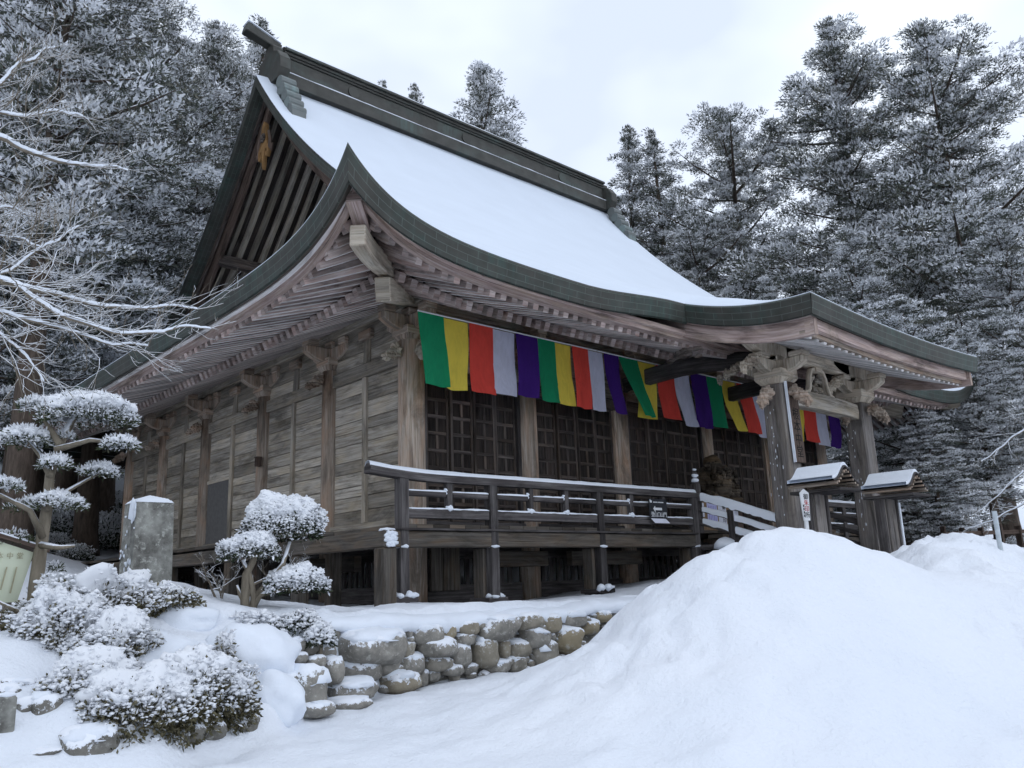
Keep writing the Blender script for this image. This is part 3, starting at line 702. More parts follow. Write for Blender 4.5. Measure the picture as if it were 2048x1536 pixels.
# eave purlins on the brackets
for sd in ('front', 'left', 'right'):
    pm = MB()
    f = SIDES[sd]; p0, p1 = f(-.75, .0, 4.0), f(W + .75, .0, 4.0); pm.beam(p0, p1, .24, .22); pm.build('eave_purlin', M_WALL, HALL, bevel=.015)
def bracket(x, y, ax, outward, mat=M_COLM, big=False):
    """block on the column head, boat shaped arms both ways, small blocks, carved nose outward"""
    b = MB()
    b.beam((x, y, HCOL), (x, y, HCOL + .10), .34, .34, (0, 1, 0), w1=.46, h1=.46, t=.6); b.box(x - .235, x + .235, y - .235, y + .235, HCOL + .10, HCOL + .24, t=.7)
    a = V3(ax); o = V3(outward)
    def arm(dirv, l0, l1, z, h, w):
        side = np.cross(dirv, (0, 0, 1)); pts = []
        for q, (s_, dz) in enumerate(((-l0, h), (-l0, h * .55), (-l0 * .72, .05), (-l0 * .45, 0), (l1 * .45, 0), (l1 * .72, .05), (l1, h * .55), (l1, h))):
            pts.append(V3((x, y, z + dz)) + dirv * s_ - side * w / 2)
        b.poly(pts, side * w, t=rng.uniform(.3, .9))
    arm(a, .62, .62, HCOL + .20, .26, .19); arm(o, .35, .62, HCOL + .18, .27, .185)
    for s_ in (-.5, 0, .5): c = V3((x, y, 0)) + a * s_; b.box(c[0] - .12, c[0] + .12, c[1] - .12, c[1] + .12, HCOL + .463, HCOL + .60, t=.6)
    c = V3((x, y, 0)) + o * .5; b.box(c[0] - .12, c[0] + .12, c[1] - .12, c[1] + .12, HCOL + .455, HCOL + .59, t=.3)
    B = b.build('bracket', mat, HALL, bevel=.012)
    nb = MB(); c = V3((x, y, HCOL - .22)) + o * .36
    for q in range(3): nb.blob(c + o * (.10 * q - .05) + V3((0, 0, .02 - .07 * q)), (.10 - .015 * q, .10 - .015 * q, .11 - .02 * q), 3, .45, 3.2, seed=x * 3 + y + q)
    nb.build('bracket_nose', M_PALE if big else mat, B)
for i, y in enumerate(BX): bracket(0, y, (0, 1, 0), (-1, 0, 0), M_COLM, i == 0)
for i, x in enumerate(BX[1:]): bracket(x, 0, (1, 0, 0), (0, -1, 0))
cn = MB()
for q in range(4): cn.blob((.0 - .02 * q, -.34 - .06 * q, HCOL - .18 - .05 * q), (.13, .13, .12), 2, .4, 2.5, seed=q + 4)
cn.build('bracket_nose', M_PALE, HALL)

# lattice doors of the front bays
def door(x0, x1, y, z0=.175, z1=2.6):
    d = MB(); w = x1 - x0; st = .065
    d.box(x0 + .012, x0 + st, y - .035, y + .025, z0, z1); d.box(x1 - st, x1 - .012, y - .035, y + .025, z0, z1)
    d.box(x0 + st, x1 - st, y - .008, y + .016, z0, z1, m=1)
    rows = [z0, z0 + .30, z0 + .62] + list(np.linspace(z0 + .62, z1 - .30, 6)[1:]) + [z1]
    xm_ = (x0 + x1) / 2
    for z in rows: d.box(x0 + st, x1 - st, y - .032, y - .006, max(z0, z - .032), min(z1, z + .032))
    for a, b in zip(rows[1:-2], rows[2:-1]): d.box(xm_ - .028, xm_ + .028, y - .030, y - .006, a + .032, b - .032)
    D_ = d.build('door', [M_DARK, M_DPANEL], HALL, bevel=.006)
for i in range(5):
    x0, x1 = BX[i] + .235, BX[i + 1] - .215; w = (x1 - x0) / 4
    for s_, xx in ((-1, x0 - .02), (1, x1 + .02)):
        MB().box(xx - .05, xx + .05, -.085, .06, .17, 2.6).build('door_jamb', M_COLM if i % 2 else M_RAIL, HALL, bevel=.008)
    for q in range(4): door(x0 + .03 + q * (w - .015), x0 + .03 + (q + 1) * (w - .015), -.02 if q in (1, 2) else .012)
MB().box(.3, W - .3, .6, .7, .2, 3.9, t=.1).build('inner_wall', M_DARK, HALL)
MB().grid(np.array([[(.1, W - .1, -.2), (.1, W - .1, 4)], [(W - .1, W - .1, -.2), (W - .1, W - .1, 4)]]), t=.2).build('rear_wall', M_WALL, HALL)

# veranda
VF, VS = 1.85, 1.55
vd = MB()
for x in np.arange(-VS, W + VS - .01, .29):     # boards run outward on the front
    vd.box(x + .004, min(x + .286, W + VS), -VF - .02, -.12, -.085, -.03, t=rng.random())
for y in np.arange(-.11, W + VS, .29):
    vd.box(-1.93, -.12, y + .004, y + .286, -.085, -.03, t=rng.random()); vd.box(W + .12, W + VS + .02, y + .004, y + .286, -.085, -.03)
DECK = vd.build('veranda_deck', M_DECK, HALL)
MB().box(-VS - .14, 5.25, -VF - .07, -VF + .11, -.355, -.13, t=.45).build('veranda_beam', M_DECK, HALL, bevel=.015)
MB().box(8.66, W + VS + .1, -VF - .07, -VF + .11, -.355, -.13, t=.45).build('veranda_beam', M_DECK, HALL, bevel=.015)
MB().box(-1.92, -1.71, -2.04, W + VS, -.358, -.127, t=.55).build('veranda_beam', M_DECK, HALL, bevel=.015)
MB().box(W + VS - .12, W + VS + .06, -VF - .2, W + VS, -.358, -.127, t=.55).build('veranda_beam', M_DECK, HALL, bevel=.015)
MB().box(-VS - .04, 5.25, -VF - .10, -VF + .04, -.122, -.088, t=.3).build('edge_board', M_RAIL, HALL, bevel=.006)
def snowstrip(p0, p1, w, h, parent, name='snow_strip', n=None, ins=0., seed=0, slump=0):
    p0, p1 = V3(p0), V3(p1); ln = np.linalg.norm(p1 - p0); n = n or max(8, int(ln / .04)); d = norm(p1 - p0); sd = norm(np.cross(d, (0, 0, 1))); u = np.cross(sd, d)
    s_ = np.linspace(0, 1, n); hh = h * (.75 + .45 * vnoise(s_ * ln * 3.2, seed + .5) + .25 * vnoise(s_ * ln * 13, seed + 9.)); hh *= np.minimum(1, np.minimum(s_, 1 - s_) * ln / .05 + .3)
    ww = w / 2 * (1 + .10 * vnoise(s_ * ln * 9, seed + 3.)); c = p0 + (p1 - p0) * s_[:, None]
    dr = .012 + slump * np.abs(vnoise(s_ * ln * 11, seed + 6.))
    rows = [c - sd * ww[:, None] - u * dr[:, None], c - sd * ww[:, None] * .93 + u * hh[:, None] * .7, c + u * hh[:, None], c + sd * ww[:, None] * .93 + u * hh[:, None] * .7, c + sd * ww[:, None] - u * dr[:, None]]
    return MB().grid(np.stack(rows, 1), t=.5, flip=True).build(name, M_SNOW, parent, smooth=True)
# posts under the veranda, with their base blocks
def vpost(x, y, rail, inner=True, ax=(0, 1)):
    g = gz(x, y) - .25
    top = .60 if rail else -.13
    p = MB(); p.box(x - .075, x + .075, y - .075, y + .075, g, top).build('veranda_post', M_RAIL, HALL, bevel=.008)
    ix, iy = x + ax[0] * .2, y + ax[1] * .2
    MB().box(ix - .12, ix + .12, iy - .12, iy + .12, g, -.36, t=.6).build('veranda_post', M_DECK, HALL, bevel=.012)
    pl = MB().box(x - .19, x + .19, y - .12, y + .34 if ax[1] else y + .12, gz(x, y) + .02, gz(x, y) + .10).build('post_base', M_RAIL, HALL, bevel=.01)
    sm_ = MB()
    for q in range(4): sm_.blob((x + rng.uniform(-.16, .14), y + rng.uniform(-.12, .10), gz(x, y) + .115), (rng.uniform(.05, .11), .07, rng.uniform(.02, .06)), 2, .3, seed=x + q)
    sm_.blob((x, y - .02, -.34), (.10, .10, .03), 2, .3, seed=x); sm_.build('snow_lump', M_SNOW, pl, smooth=True)
for x in (-VS + .05, .14, 2.55, 5.25): vpost(x, -VF, True)
for x in (8.66, 11.2, W + VS - .05): vpost(x, -VF, True)
for y in (.45, 2.9, 5.7, 8.7, 11.6): 
    g = gz(-VS, y) - .3
    MB().box(-1.90, -1.70, y - .11, y + .11, g, -.36).build('veranda_post', M_DECK, HALL, bevel=.012)
    MB().box(-VS + .35, -VS + .55, y - .10 + .2, y + .10 + .2, g, -.10).build('veranda_post', M_DECK, HALL, bevel=.012)
eg = MB(); [eg.blob((-1.815 + rng.uniform(-.08, .08), -2.045, -.24 + rng.uniform(-.09, .09)), (.05, .012, .03), 1, .4, seed=q) for q in range(40)]; eg.blob((-1.81, -1.95, -.125), (.12, .10, .035), 2, .3); eg.build('beam_end_snow', M_SNOW, HALL, smooth=True)
MB().box(-1.93, -1.70, -2.02, -1.80, gz(-1.8, -1.9) - .2, -.36, t=.55).build('veranda_post', M_DECK, HALL, bevel=.015)
# plank skirting and slatted vents below the wall
for i in range(5):
    for kind in ('front', 'left'):
        s_ = MB(); a0, a1 = BX[i] + .24, BX[i + 1] - .24; f = SIDES[kind]
        def bx(u0, u1, z0, z1, th=.03, o=0.):
            p, q = f(u0, o - th, z0), f(u1, o + th, z1); s_.box(min(p[0], q[0]), max(p[0], q[0]), min(p[1], q[1]), max(p[1], q[1]), z0, z1)
        bx(a0, a1, -.45, -.16, .06); 
        for k in range(int((a1 - a0) / .2)): bx(a0 + .05 + k * .2, a0 + .14 + k * .2, -.88, -.45, .02)
        bx(a0, a1, -1.25, -.88, .04)
        s_.build('slatted_vent', M_RAIL, HALL)
MB().box(.26, .50, -.16, -.10, -.97, -.16, t=.9).box(.52, .86, -.16, -.10, -.97, -.16, t=.8).build('skirting_plank', M_DECK, HALL)
MB().box(.9, 2.4, -.75, -.6, -.62, -.36).build('floor_joist', M_DECK, HALL, bevel=.01); MB().box(3.0, 5.0, -.75, -.6, -.62, -.36).build('floor_joist', M_DECK, HALL, bevel=.01)
MB().box(-.75, -.6, .6, 2.6, -.62, -.36).build('floor_joist', M_DECK, HALL, bevel=.01)
# handrail of the front
def railing(x0, x1, posts, smalls, tip):
    xs = np.linspace(x0, x1, 40); end = x0 if tip < 0 else x1
    zc = .635 + .075 * np.clip(1 - np.abs(xs - end) / 1.3, 0, 1) ** 2
    pr = [(.075 * math.cos(a), .068 * math.sin(a)) for a in np.linspace(0, 2 * math.pi, 9)[:-1]]
    R = MB().sweep(np.stack([xs, np.full_like(xs, -VF), zc], -1), [(-.08, -.065), (.08, -.065), (.085, .02), (.045, .07), (-.045, .07), (-.085, .02)], t=.6).build('handrail', M_RAIL, HALL)
    sx = MB(); hh = .022 + .016 * vnoise(xs * 7, 2.2); rows = [np.stack([xs, np.full_like(xs, -VF + q), zc + h], -1) for q, h in ((-.07, .035), (-.045, .085), (0, .10), (.045, .085), (.07, .035))]
    for r_ in rows[1:4]: r_[:, 2] += hh * .4
    sx.grid(np.stack(rows, 1), t=.5, flip=True).build('snow_strip', M_SNOW, R, smooth=True)
    ps = sorted(posts)
    for i, (a, b) in enumerate(zip(ps[:-1], ps[1:])):
        lo = MB().box(a + .075, b - .075, -VF - .05, -VF + .05, .05, .19).build('lower_rail', M_RAIL, HALL, bevel=.01)
        snowstrip((a + .08, -VF, .19), (b - .08, -VF, .19), .10, .022, lo, seed=i + x0)
        inner = [q for q in smalls if a < q < b]; cuts = [a + .075] + sum([[q - .055, q + .055] for q in inner], []) + [b - .075]
        for q in inner: 
            sp = MB().beam((q, -VF, .19), (q, -VF, .575), .09, .09, (0, 1, 0), w1=.10, h1=.10).build('baluster', M_RAIL, HALL, bevel=.008)
            lb = MB()
            for z, r in ((.205, .07), (.47, .035), (.42, .03)): lb.blob((q - (.055 if z > .3 else 0), -VF - .02, z), (r * .9, r * .8, r * .75), 2, .35, seed=q + z)
            lb.build('snow_lump', M_SNOW, sp, smooth=True)
        for c, e in zip(cuts[::2], cuts[1::2]):
            mr = MB().box(c, e, -VF - .04, -VF + .04, .36, .445).build('middle_rail', M_RAIL, HALL, bevel=.012)
            snowstrip((c, -VF, .445), (e, -VF, .445), .08, .02, mr, seed=c)
railing(-2.06, 5.45, (-VS + .05, .14, 2.55, 5.25), (-.68, .95, 1.75, 3.4, 4.3), -1)
railing(8.45, W + 2.06, (8.66, 11.2, W + VS - .05), (9.5, 10.35, 12.1, 13.0, 14.2, 14.8), 1)
for q in (12.6, 13.6, 14.5): MB().box(q - .09, q + .09, -VF - .06, -VF + .06, -.03, .57).build('baluster', M_RAIL, HALL, bevel=.01)
# stairs under the porch with sloping rails
st = MB()
for k in range(6): st.box(5.55, 8.36, -VF - .12 - (k + 1) * .30, -VF - .12 - k * .30 + .03, -.20 - k * .155, -.13 - k * .155)
st.build('stair', M_DECK, HALL, bevel=.01)
for xs_, inn in ((5.4, 1), (8.51, -1)):
    top = -VF - .02
    for z0, z1, w, h, nm in ((.60, .02, .13, .12, 'stair_handrail'), (.37, -.21, .08, .08, 'stair_middle_rail'), (.13, -.45, .09, .12, 'stair_lower_rail')):
        ys_ = np.linspace(top, -3.62, 10); zz = z0 + (z1 - z0) * (np.linspace(0, 1, 10) ** 1.08)
        R = MB().sweep(np.stack([np.full(10, xs_), ys_, zz], -1), [(-w / 2, -h / 2), (w / 2, -h / 2), (w / 2, h / 2), (-w / 2, h / 2)]).build(nm, M_RAIL, HALL, bevel=.012)
        s_ = MB(); yy = np.linspace(top - .12, -3.55, 60); zc = np.interp(-yy, -ys_, zz) + h / 2; k = w / .13
        hh = (.05 + .02 * vnoise(yy * 5, z0)) * (1 if nm == 'stair_handrail' else .8); low = .10 * k * (1 + .5 * np.abs(vnoise(yy * 9, z0 + 4)))
        if xs_ < 6:
            rows = [np.stack([np.full(60, xs_ + q * w), yy, zc + e], -1) for q, e in ((-.60, -low), (-.62, -.01), (-.45, hh * .8), (0, hh), (.5, hh * .6), (.55, -.02))]
            s_.grid(np.stack(rows, 1), t=.5, flip=False).build('rail_snow', M_SNOW, R, smooth=True)
    for y, zt, zb_ in ((-2.62, .30, -.75), (-3.62, .22, -1.2)):
        MB().box(xs_ - .07, xs_ + .07, y - .07, y + .07, zb_, zt).build('stair_post', M_RAIL, HALL, bevel=.01)
    np_ = MB(); np_.box(xs_ - .075, xs_ + .075, -VF - .075, -VF + .075, -.1, .86).build('newel_post', M_RAIL, HALL, bevel=.01)
    MB().tube([(xs_, -VF, .86 + z) for z in (0, .04, .07, .13, .17, .20, .27)], [.085, .09, .05, .085, .05, .065, .012], 10, t=.3).build('newel_cap', M_RAIL, HALL, smooth=True)
    fs = MB(); [fs.blob((xs_ - .03, -VF - .03, .86 + z), (r, r, r * .6), 2, .3, seed=z) for z, r in ((.06, .08), (.15, .07), (.27, .04))]; fs.build('cap_snow', M_SNOW, HALL, smooth=True)
MB().box(5.2, 5.6, -2.55, -2.1, -1.1, -.42, t=.4).box(5.1, 5.55, -2.5, -2.05, -.42, -.33, t=.7).build('stair_side_block', M_RAIL, HALL, bevel=.02)
sk = MB(); sk.blob((5.3, -2.5, -.33), (.28, .22, .13), 2, .25); sk.build('snow_lump', M_SNOW, HALL, smooth=True); sk = MB(); sk.blob((5.25, -2.75, -.48), (.25, .2, .15), 2, .25, seed=3); sk.build('snow_lump', M_SNOW, HALL, smooth=True)

# porch: columns, beams, brackets, rafters
KY = -3.80; KX = (5.429, 8.4854)
for x in KX:
    PC = MB().box(x - .205, x + .205, KY - .205, KY + .205, gz(x, KY) - .2, 2.45, t=.5).build('porch_column', M_PORCH, HALL, bevel=.03)
    w = MB()
    for k in range(24):
        z = rng.uniform(-.3, 2.0); w.blob((x - .207, KY + .06 + .05 * rng.gauss(0, 1), z), (.006, rng.uniform(.004, .010), rng.uniform(.01, .045)), 1, .3, seed=k)
    tag(w.build('blown_snow', M_SNOW, PC, smooth=True), kind='stuff')
    b = MB()
    b.beam((x, KY, 2.44), (x, KY, 2.54), .40, .40, (0, 1, 0), w1=.56, h1=.56, t=.7); b.box(x - .285, x + .285, KY - .285, KY + .285, 2.54, 2.70, t=.8)
    for z, l, w_ in ((2.64, .62, .2), (2.98, .95, .2)):
        for dx, dy in ((1, 0), (0, 1)):
            dv = V3((dx, dy, 0)); sd = np.cross(dv, (0, 0, 1)); pts = []
            for s_, dz in ((-l, .24), (-l, .15), (-l * .75, .05), (-l * .45, 0), (l * .45, 0), (l * .75, .05), (l, .15), (l, .24)): pts.append(V3((x, KY, z + dz + dy * .006)) + dv * s_ - sd * w_ / 2)
            if z < 2.9 or dx: b.poly(pts, sd * w_, t=rng.uniform(.4, 1))
        for s_ in (-l + .12, 0, l - .12):
            b.box(x + s_ - .14, x + s_ + .14, KY - .14, KY + .14, z + .243, z + .335, t=.7); 
            if z < 2.9: b.box(x - .14, x + .14, KY + s_ - .138, KY + s_ + .138, z + .25, z + .34, t=.4)
    b.build('porch_bracket', M_PALE, HALL, bevel=.014)
    for (ox, oy), zz, k in (((-.34, 0), 2.22, 1.), ((0, -.34), 2.22, 1.), ((-.62, .0), 2.80, .9), ((-.25, .55), 2.84, .8)):
        nb = MB()
        for q in range(4): nb.blob((x + ox * (1 + .22 * q), KY + oy * (1 + .22 * q), zz + .06 - .07 * q), (.115 * k - .012 * q, .105 * k - .012 * q, .11 * k), 3, .5, 3.4, seed=x + q * 2.3 + zz)
        nb.build('carved_nose', M_PALE if zz > 2.5 else M_COLM, HALL)
    # curved tie beam back to the hall
    path = [(x, y, z) for y, z in ((-.25, 3.12), (-.9, 3.20), (-1.7, 3.22), (-2.5, 3.16), (-3.2, 3.05), (KY + .2, 2.93))]
    MB().sweep(path, [(-.11, -.16), (.11, -.16), (.11, .16), (-.11, .16)], t=.35).build('curved_tie_beam', M_RAIL, HALL, bevel=.03)
path = [(x, KY, 2.22 + .06 * (1 - ((x - HC) / 1.5) ** 2)) for x in np.linspace(KX[0] + .2, KX[1] - .2, 9)]
MB().sweep(path, [(-.12, -.15), (.12, -.15), (.14, 0), (.12, .15), (-.12, .15), (-.14, 0)], t=.7).build('porch_lintel', M_WALL, HALL)
MB().box(XK + .5, W - XK - .5, KY - .12, KY + .12, 3.318, 3.50, t=.8).build('porch_purlin', M_PALE, HALL, bevel=.015)
MB().box(KX[0] + .3, KX[1] - .3, KY - .10, KY + .10, 2.99, 3.215, t=1.).build('porch_beam', M_PALE, HALL, bevel=.015)
# frog-leg strut between the porch beams
fl = MB()
for s_ in (-1, 1):
    fl.sweep([(HC + s_ * x, KY, z) for x, z in ((.08, 2.96), (.22, 2.92), (.30, 2.78), (.33, 2.62), (.40, 2.48), (.56, 2.44))], [(-.05, -.035), (.05, -.035), (.05, .035), (-.05, .035)], t=.9)
fl.box(HC - .12, HC + .12, KY - .08, KY + .08, 2.90, 2.99, t=.9)
FL = fl.build('frog_leg_strut', M_PALE, HALL, bevel=.008)
cv = MB()
for q in range(26): cv.blob((HC + rng.uniform(-.22, .22), KY + rng.uniform(-.03, .03), rng.uniform(2.44, 2.82)), (rng.uniform(.03, .08), .04, rng.uniform(.03, .07)), 1, .5, seed=q)
cv.build('strut_carving', M_WALL, FL)
# porch rafters and boards
zp = lambda y: np.interp(y, [-5.34, -3.8, -2.6, -1.4], [2.74, 3.27, 3.62, 3.98])
for k in range(26):
    x = XK + .42 + k * (W - 2 * XK - .84) / 25
    MB().sweep([(x, y, float(zp(y)) + .055 - .09 * (1 - ((x - HC) / 3.4) ** 2) * sm((-y - 3.) / 2.5)) for y in (-5.32, -4.6, -3.8, -2.6, -1.4)], [(-.045, -.055), (.045, -.055), (.045, .055), (-.045, .055)]).build('porch_rafter', M_PALELIT, HALL)
G = np.array([[(x, y, float(zp(y)) + .115 - .09 * (1 - ((x - HC) / 3.4) ** 2) * float(sm((-y - 3.) / 2.5))) for y in np.linspace(-5.36, -1.4, 12)] for x in np.linspace(XK + .3, W - XK - .3, 24)])
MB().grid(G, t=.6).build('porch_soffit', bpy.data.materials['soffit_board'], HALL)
xx = np.linspace(XK + .20, W - XK - .20, 30); sag = .09 * (1 - ((xx - HC) / 3.4) ** 2)
MB().sweep(np.stack([xx, np.full(30, -5.40), 2.94 - sag + .01], -1), [(-.05, -.09), (.05, -.09), (.05, .09), (-.05, .09)], t=.8).build('porch_eave_board', M_EAVE, HALL)
MB().sweep(np.stack([xx, np.full(30, -5.30), 2.835 - sag], -1), [(-.05, -.05), (.05, -.05), (.05, .07), (-.05, .07)], t=.3).build('porch_eave_board', M_COLM, HALL)
for x0, sg in ((XK, 1), (W - XK, -1)):
    y = np.linspace(-5.50, -1.9, 26); 
    z1 = np.polyval(KT, y) - .225; z0 = np.maximum(np.polyval(KT, y) - .60, np.where(y > -2.9, 3.10, -9))
    rows = [np.stack([np.full(26, x0 + sg * a), y, z], -1) for a, z in ((.20, z1), (.20, z0), (.30, z0), (.30, z1))]; rows.append(rows[0])
    m_ = MB().grid(np.stack(rows, 1), t=.6); m_.box(min(x0 + sg * .2, x0 + sg * .3), max(x0 + sg * .2, x0 + sg * .3), -5.515, -5.50, float(z0[0]), float(z1[0]), t=.4); m_.build('porch_bargeboard', M_EAVE, HALL)
    rows = [np.stack([np.full(26, x0 + sg * a), y, z], -1) for a, z in ((.15, z1 - .0), (.15, z1 - .085), (.20, z1 - .09))]
    MB().grid(np.stack(rows, 1), t=.8).build('porch_eave_board', M_RAFT, HALL)
    cv = MB(); [cv.blob((x0 + sg * .28, -3.0 + rng.uniform(-.35, .35), 2.98 + rng.uniform(-.10, .08)), (.04, .10, .05), 1, .5, seed=q) for q in range(12)]; cv.build('carved_spandrel', M_DARK, HALL)
# ------------------------------------------------------------------ things round the hall
def text(body, name, size, loc, right, up, mat, parent, ext=.0015, face=None):
    c = bpy.data.curves.new(name, 'FONT'); c.body = body; c.size = size; c.extrude = ext; c.align_x = 'CENTER'; c.align_y = 'CENTER'; c.resolution_u = 3
    t = bpy.data.objects.new(name, c); COL.objects.link(t)
    bpy.context.view_layer.update()
    me = bpy.data.meshes.new_from_object(t.evaluated_get(bpy.context.evaluated_depsgraph_get())); me.name = name
    bpy.data.objects.remove(t); bpy.data.curves.remove(c)
    me.materials.clear(); me.materials.append(mat)
    o = bpy.data.objects.new(name, me); COL.objects.link(o); r, u = norm(V3(right)), norm(V3(up)); n = np.cross(r, u)
    org = ORG[parent.name]; L_ = V3(loc) - V3(org)
    o.matrix_world = Matrix(((r[0], u[0], n[0], L_[0]), (r[1], u[1], n[1], L_[1]), (r[2], u[2], n[2], L_[2]), (0, 0, 0, 1)))
    o.parent = parent; return o

# five coloured banner curtains along the eave
cuts = [-.505, 2.217, 4.495, 7.5, 10.5, 13.6]
where = ['hanging furthest left from the corner column', 'second from the corner, before the second door bay', 'half behind the first curved porch beam', 'beside the left porch column', 'seen between the two porch columns']
names = ('green', 'yellow', 'red', 'white', 'purple')
for b_ in range(5):
    x0, x1 = cuts[b_], cuts[b_ + 1]; w = (x1 - x0) / 5
    T = thing('banner_curtain', ((x0 + x1) / 2, -.9, 3.5), 'five striped banner cloth ' + where[b_], 'banner', 'striped banner curtains under the eave')
    MB().tube([(x0, -.9, 3.515), (x1, -.9, 3.515)], .012, 6).build('hanging_cord', M_WHITEP, T)
    for k in range(5):
        a, c = x0 + k * w, x0 + (k + 1) * w; r_ = random.Random(b_ * 10 + k)
        dx = r_.uniform(-.02, .03) + (.10 if b_ == 0 and k == 0 else 0); ln = 1.16 + r_.uniform(-.04, .05); bw = 1.0
        if b_ == 2: dx += (.42, .02, .12, .22, .1)[k]; bw = (.55, 1.1, 1, .8, 1)[k]
        if b_ == 3: dx += (.10, .42, .35, .25, .1)[k]; bw = (1, .7, 1, 1, 1)[k]
        if b_ == 1: dx += (.08, .05, .04, .12, .22)[k]; bw = (1, 1, 1, .85, .7)[k]
        n, m = 13, 18; U, Vv = np.meshgrid(np.linspace(0, 1, n), np.linspace(0, 1, m), indexing='ij')
        X = a + .004 + (c - a - .008) * (.5 + (U - .5) * (1 + (bw - 1) * Vv ** 1.4)) + dx * Vv ** 1.5
        ph = b_ * 3.1 + k * 1.7
        Y = -.9 - .022 * np.sin(U * 5.5 + ph) * Vv - .05 * Vv * np.sin(Vv * 3 + ph) + .03 * vnoise(U * 3 + ph, Vv * 4, ph) * Vv + .035 * (k % 2) + (-.12 * Vv if b_ == 2 and k == 0 else 0)
        Z = 3.5 - ln * Vv - .03 * np.sin(U * 3.1) * Vv * r_.uniform(0, 1) + .02 * vnoise(U * 1.5, ph, 2.) * Vv ** 3
        MB().grid(np.stack([X, Y, Z], -1), t=.5).build(names[k] + '_stripe', CLOTH[k], T, smooth=True)

# stone monument
mx, my = -5.02, -2.15; mz = gz(mx, my)
MO = thing('stone_monument', (mx, my, mz), 'tall square lichen covered stone monument pillar with a pointed snow capped top', 'monument')
p = MB(); zt = .10
for f0, f1, r0, r1 in ((mz - .3, zt, .215, .195), (zt, zt + .06, .195, .01)):
    q = [[(mx + sx * r, my + sy * r * .95, z) for sx, sy in ((-1, -1), (1, -1), (1, 1), (-1, 1))] for z, r in ((f0, r0), (f1, r1))]
    for i in range(4):
        j = (i + 1) % 4; G = np.array([[[q[0][i][d] + (q[0][j][d] - q[0][i][d]) * u for d in range(3)] for u in np.linspace(0, 1, 5)], [[q[1][i][d] + (q[1][j][d] - q[1][i][d]) * u for d in range(3)] for u in np.linspace(0, 1, 5)]]); p.grid(G, t=.1)
p.build('shaft', M_MONU, MO)
c = MB()
xs_ = np.linspace(-1, 1, 15); X, Y = np.meshgrid(xs_, xs_, indexing='ij'); h = zt + .065 * (1 - np.maximum(np.abs(X), np.abs(Y))) + .032 * np.minimum(1, (1.02 - np.maximum(np.abs(X), np.abs(Y))) * 4)
c.grid(np.stack([mx + X * .203, my + Y * .192, h], -1), t=.5); c.build('snow_cap', M_SNOW, MO, smooth=True)
c = MB()
for k in range(26): c.blob((mx - .212, my + rng.uniform(-.2, .2), rng.uniform(mz, zt - .05)), (.008, rng.uniform(.008, .03), rng.uniform(.01, .04)), 1, .3, seed=k)
c.blob((mx - .21, my - .12, zt - .08), (.03, .09, .13), 2, .4); tag(c.build('blown_snow', M_SNOW, MO, smooth=True), kind='stuff')

# dry stone retaining wall and the garden edging
WALL = [[-3.03, -3.52, -1.49, 0.38, 0.179, 0.1], [-2.29, -3.52, -1.41, 0.175, 0.117, 0.3], [-1.97, -3.52, -1.41, 0.095, 0.083, 0.8], [-1.67, -3.52, -1.38, 0.133, 0.073, 0.6], [-1.21, -3.52, -1.42, 0.262, 0.137, 0.1], [-0.69, -3.52, -1.37, 0.18, 0.103, 0.5], [-0.26, -3.52, -1.41, 0.145, 0.106, 0.7], [0.16, -3.52, -1.39, 0.176, 0.109, 0.2], [0.71, -3.52, -1.37, 0.154, 0.084, 0.95], [-2.14, -3.52, -1.57, 0.224, 0.106, 0.3], [-1.71, -3.52, -1.51, 0.121, 0.073, 0.2], [-0.6, -3.52, -1.56, 0.207, 0.116, 0.3], [-0.0, -3.52, -1.63, 0.215, 0.148, 0.9], [0.46, -3.52, -1.5, 0.138, 0.097, 0.9], [-2.57, -3.52, -1.57, 0.115, 0.092, 0.5], [-2.83, -3.52, -1.68, 0.147, 0.124, 0.2], [-2.5, -3.52, -1.72, 0.15, 0.104, 0.2], [-2.13, -3.52, -1.74, 0.153, 0.082, 0.4], [-1.8, -3.52, -1.69, 0.132, 0.132, 0.0], [-1.42, -3.52, -1.67, 0.16, 0.172, 0.55], [-1.12, -3.52, -1.64, 0.075, 0.125, 0.6], [-0.86, -3.52, -1.68, 0.14, 0.102, 0.5], [-0.46, -3.52, -1.79, 0.196, 0.157, 0.4], [-3.18, -3.55, -1.73, 0.221, 0.122, 0.05], [-3.41, -3.76, -1.88, 0.257, 0.107, 0.05], [-2.67, -3.52, -1.89, 0.217, 0.114, 0.7], [-2.36, -3.52, -1.89, 0.081, 0.093, 0.3], [-1.92, -3.52, -1.84, 0.131, 0.06, 0.2], [-1.64, -3.52, -1.85, 0.097, 0.061, 0.2], [-1.24, -3.52, -1.86, 0.162, 0.087, 0.3], [-0.91, -3.52, -1.86, 0.127, 0.089, 0.4], [-3.67, -3.82, -1.67, 0.095, 0.126, 0.1], [-4.14, -4.14, -1.8, 0.198, 0.208, 0.2], [-4.12, -4.28, -1.94, 0.147, 0.068, 0.2], [-4.35, -4.12, -1.71, 0.127, 0.098, 0.3], [-3.66, -3.65, -1.5, 0.107, 0.075, 0.0], [-3.84, -3.65, -1.43, 0.095, 0.074, 0.1], [-4.0, -3.67, -1.41, 0.084, 0.073, 0.1], [-3.87, -3.84, -1.57, 0.083, 0.062, 0.2], [-4.03, -3.82, -1.52, 0.072, 0.051, 0.1], [-3.49, -3.44, -1.35, 0.099, 0.099, 0.0], [-3.59, -4.0, -1.98, 0.197, 0.062, 0.1], [-2.18, -3.52, -1.88, 0.071, 0.059, 0.3]]
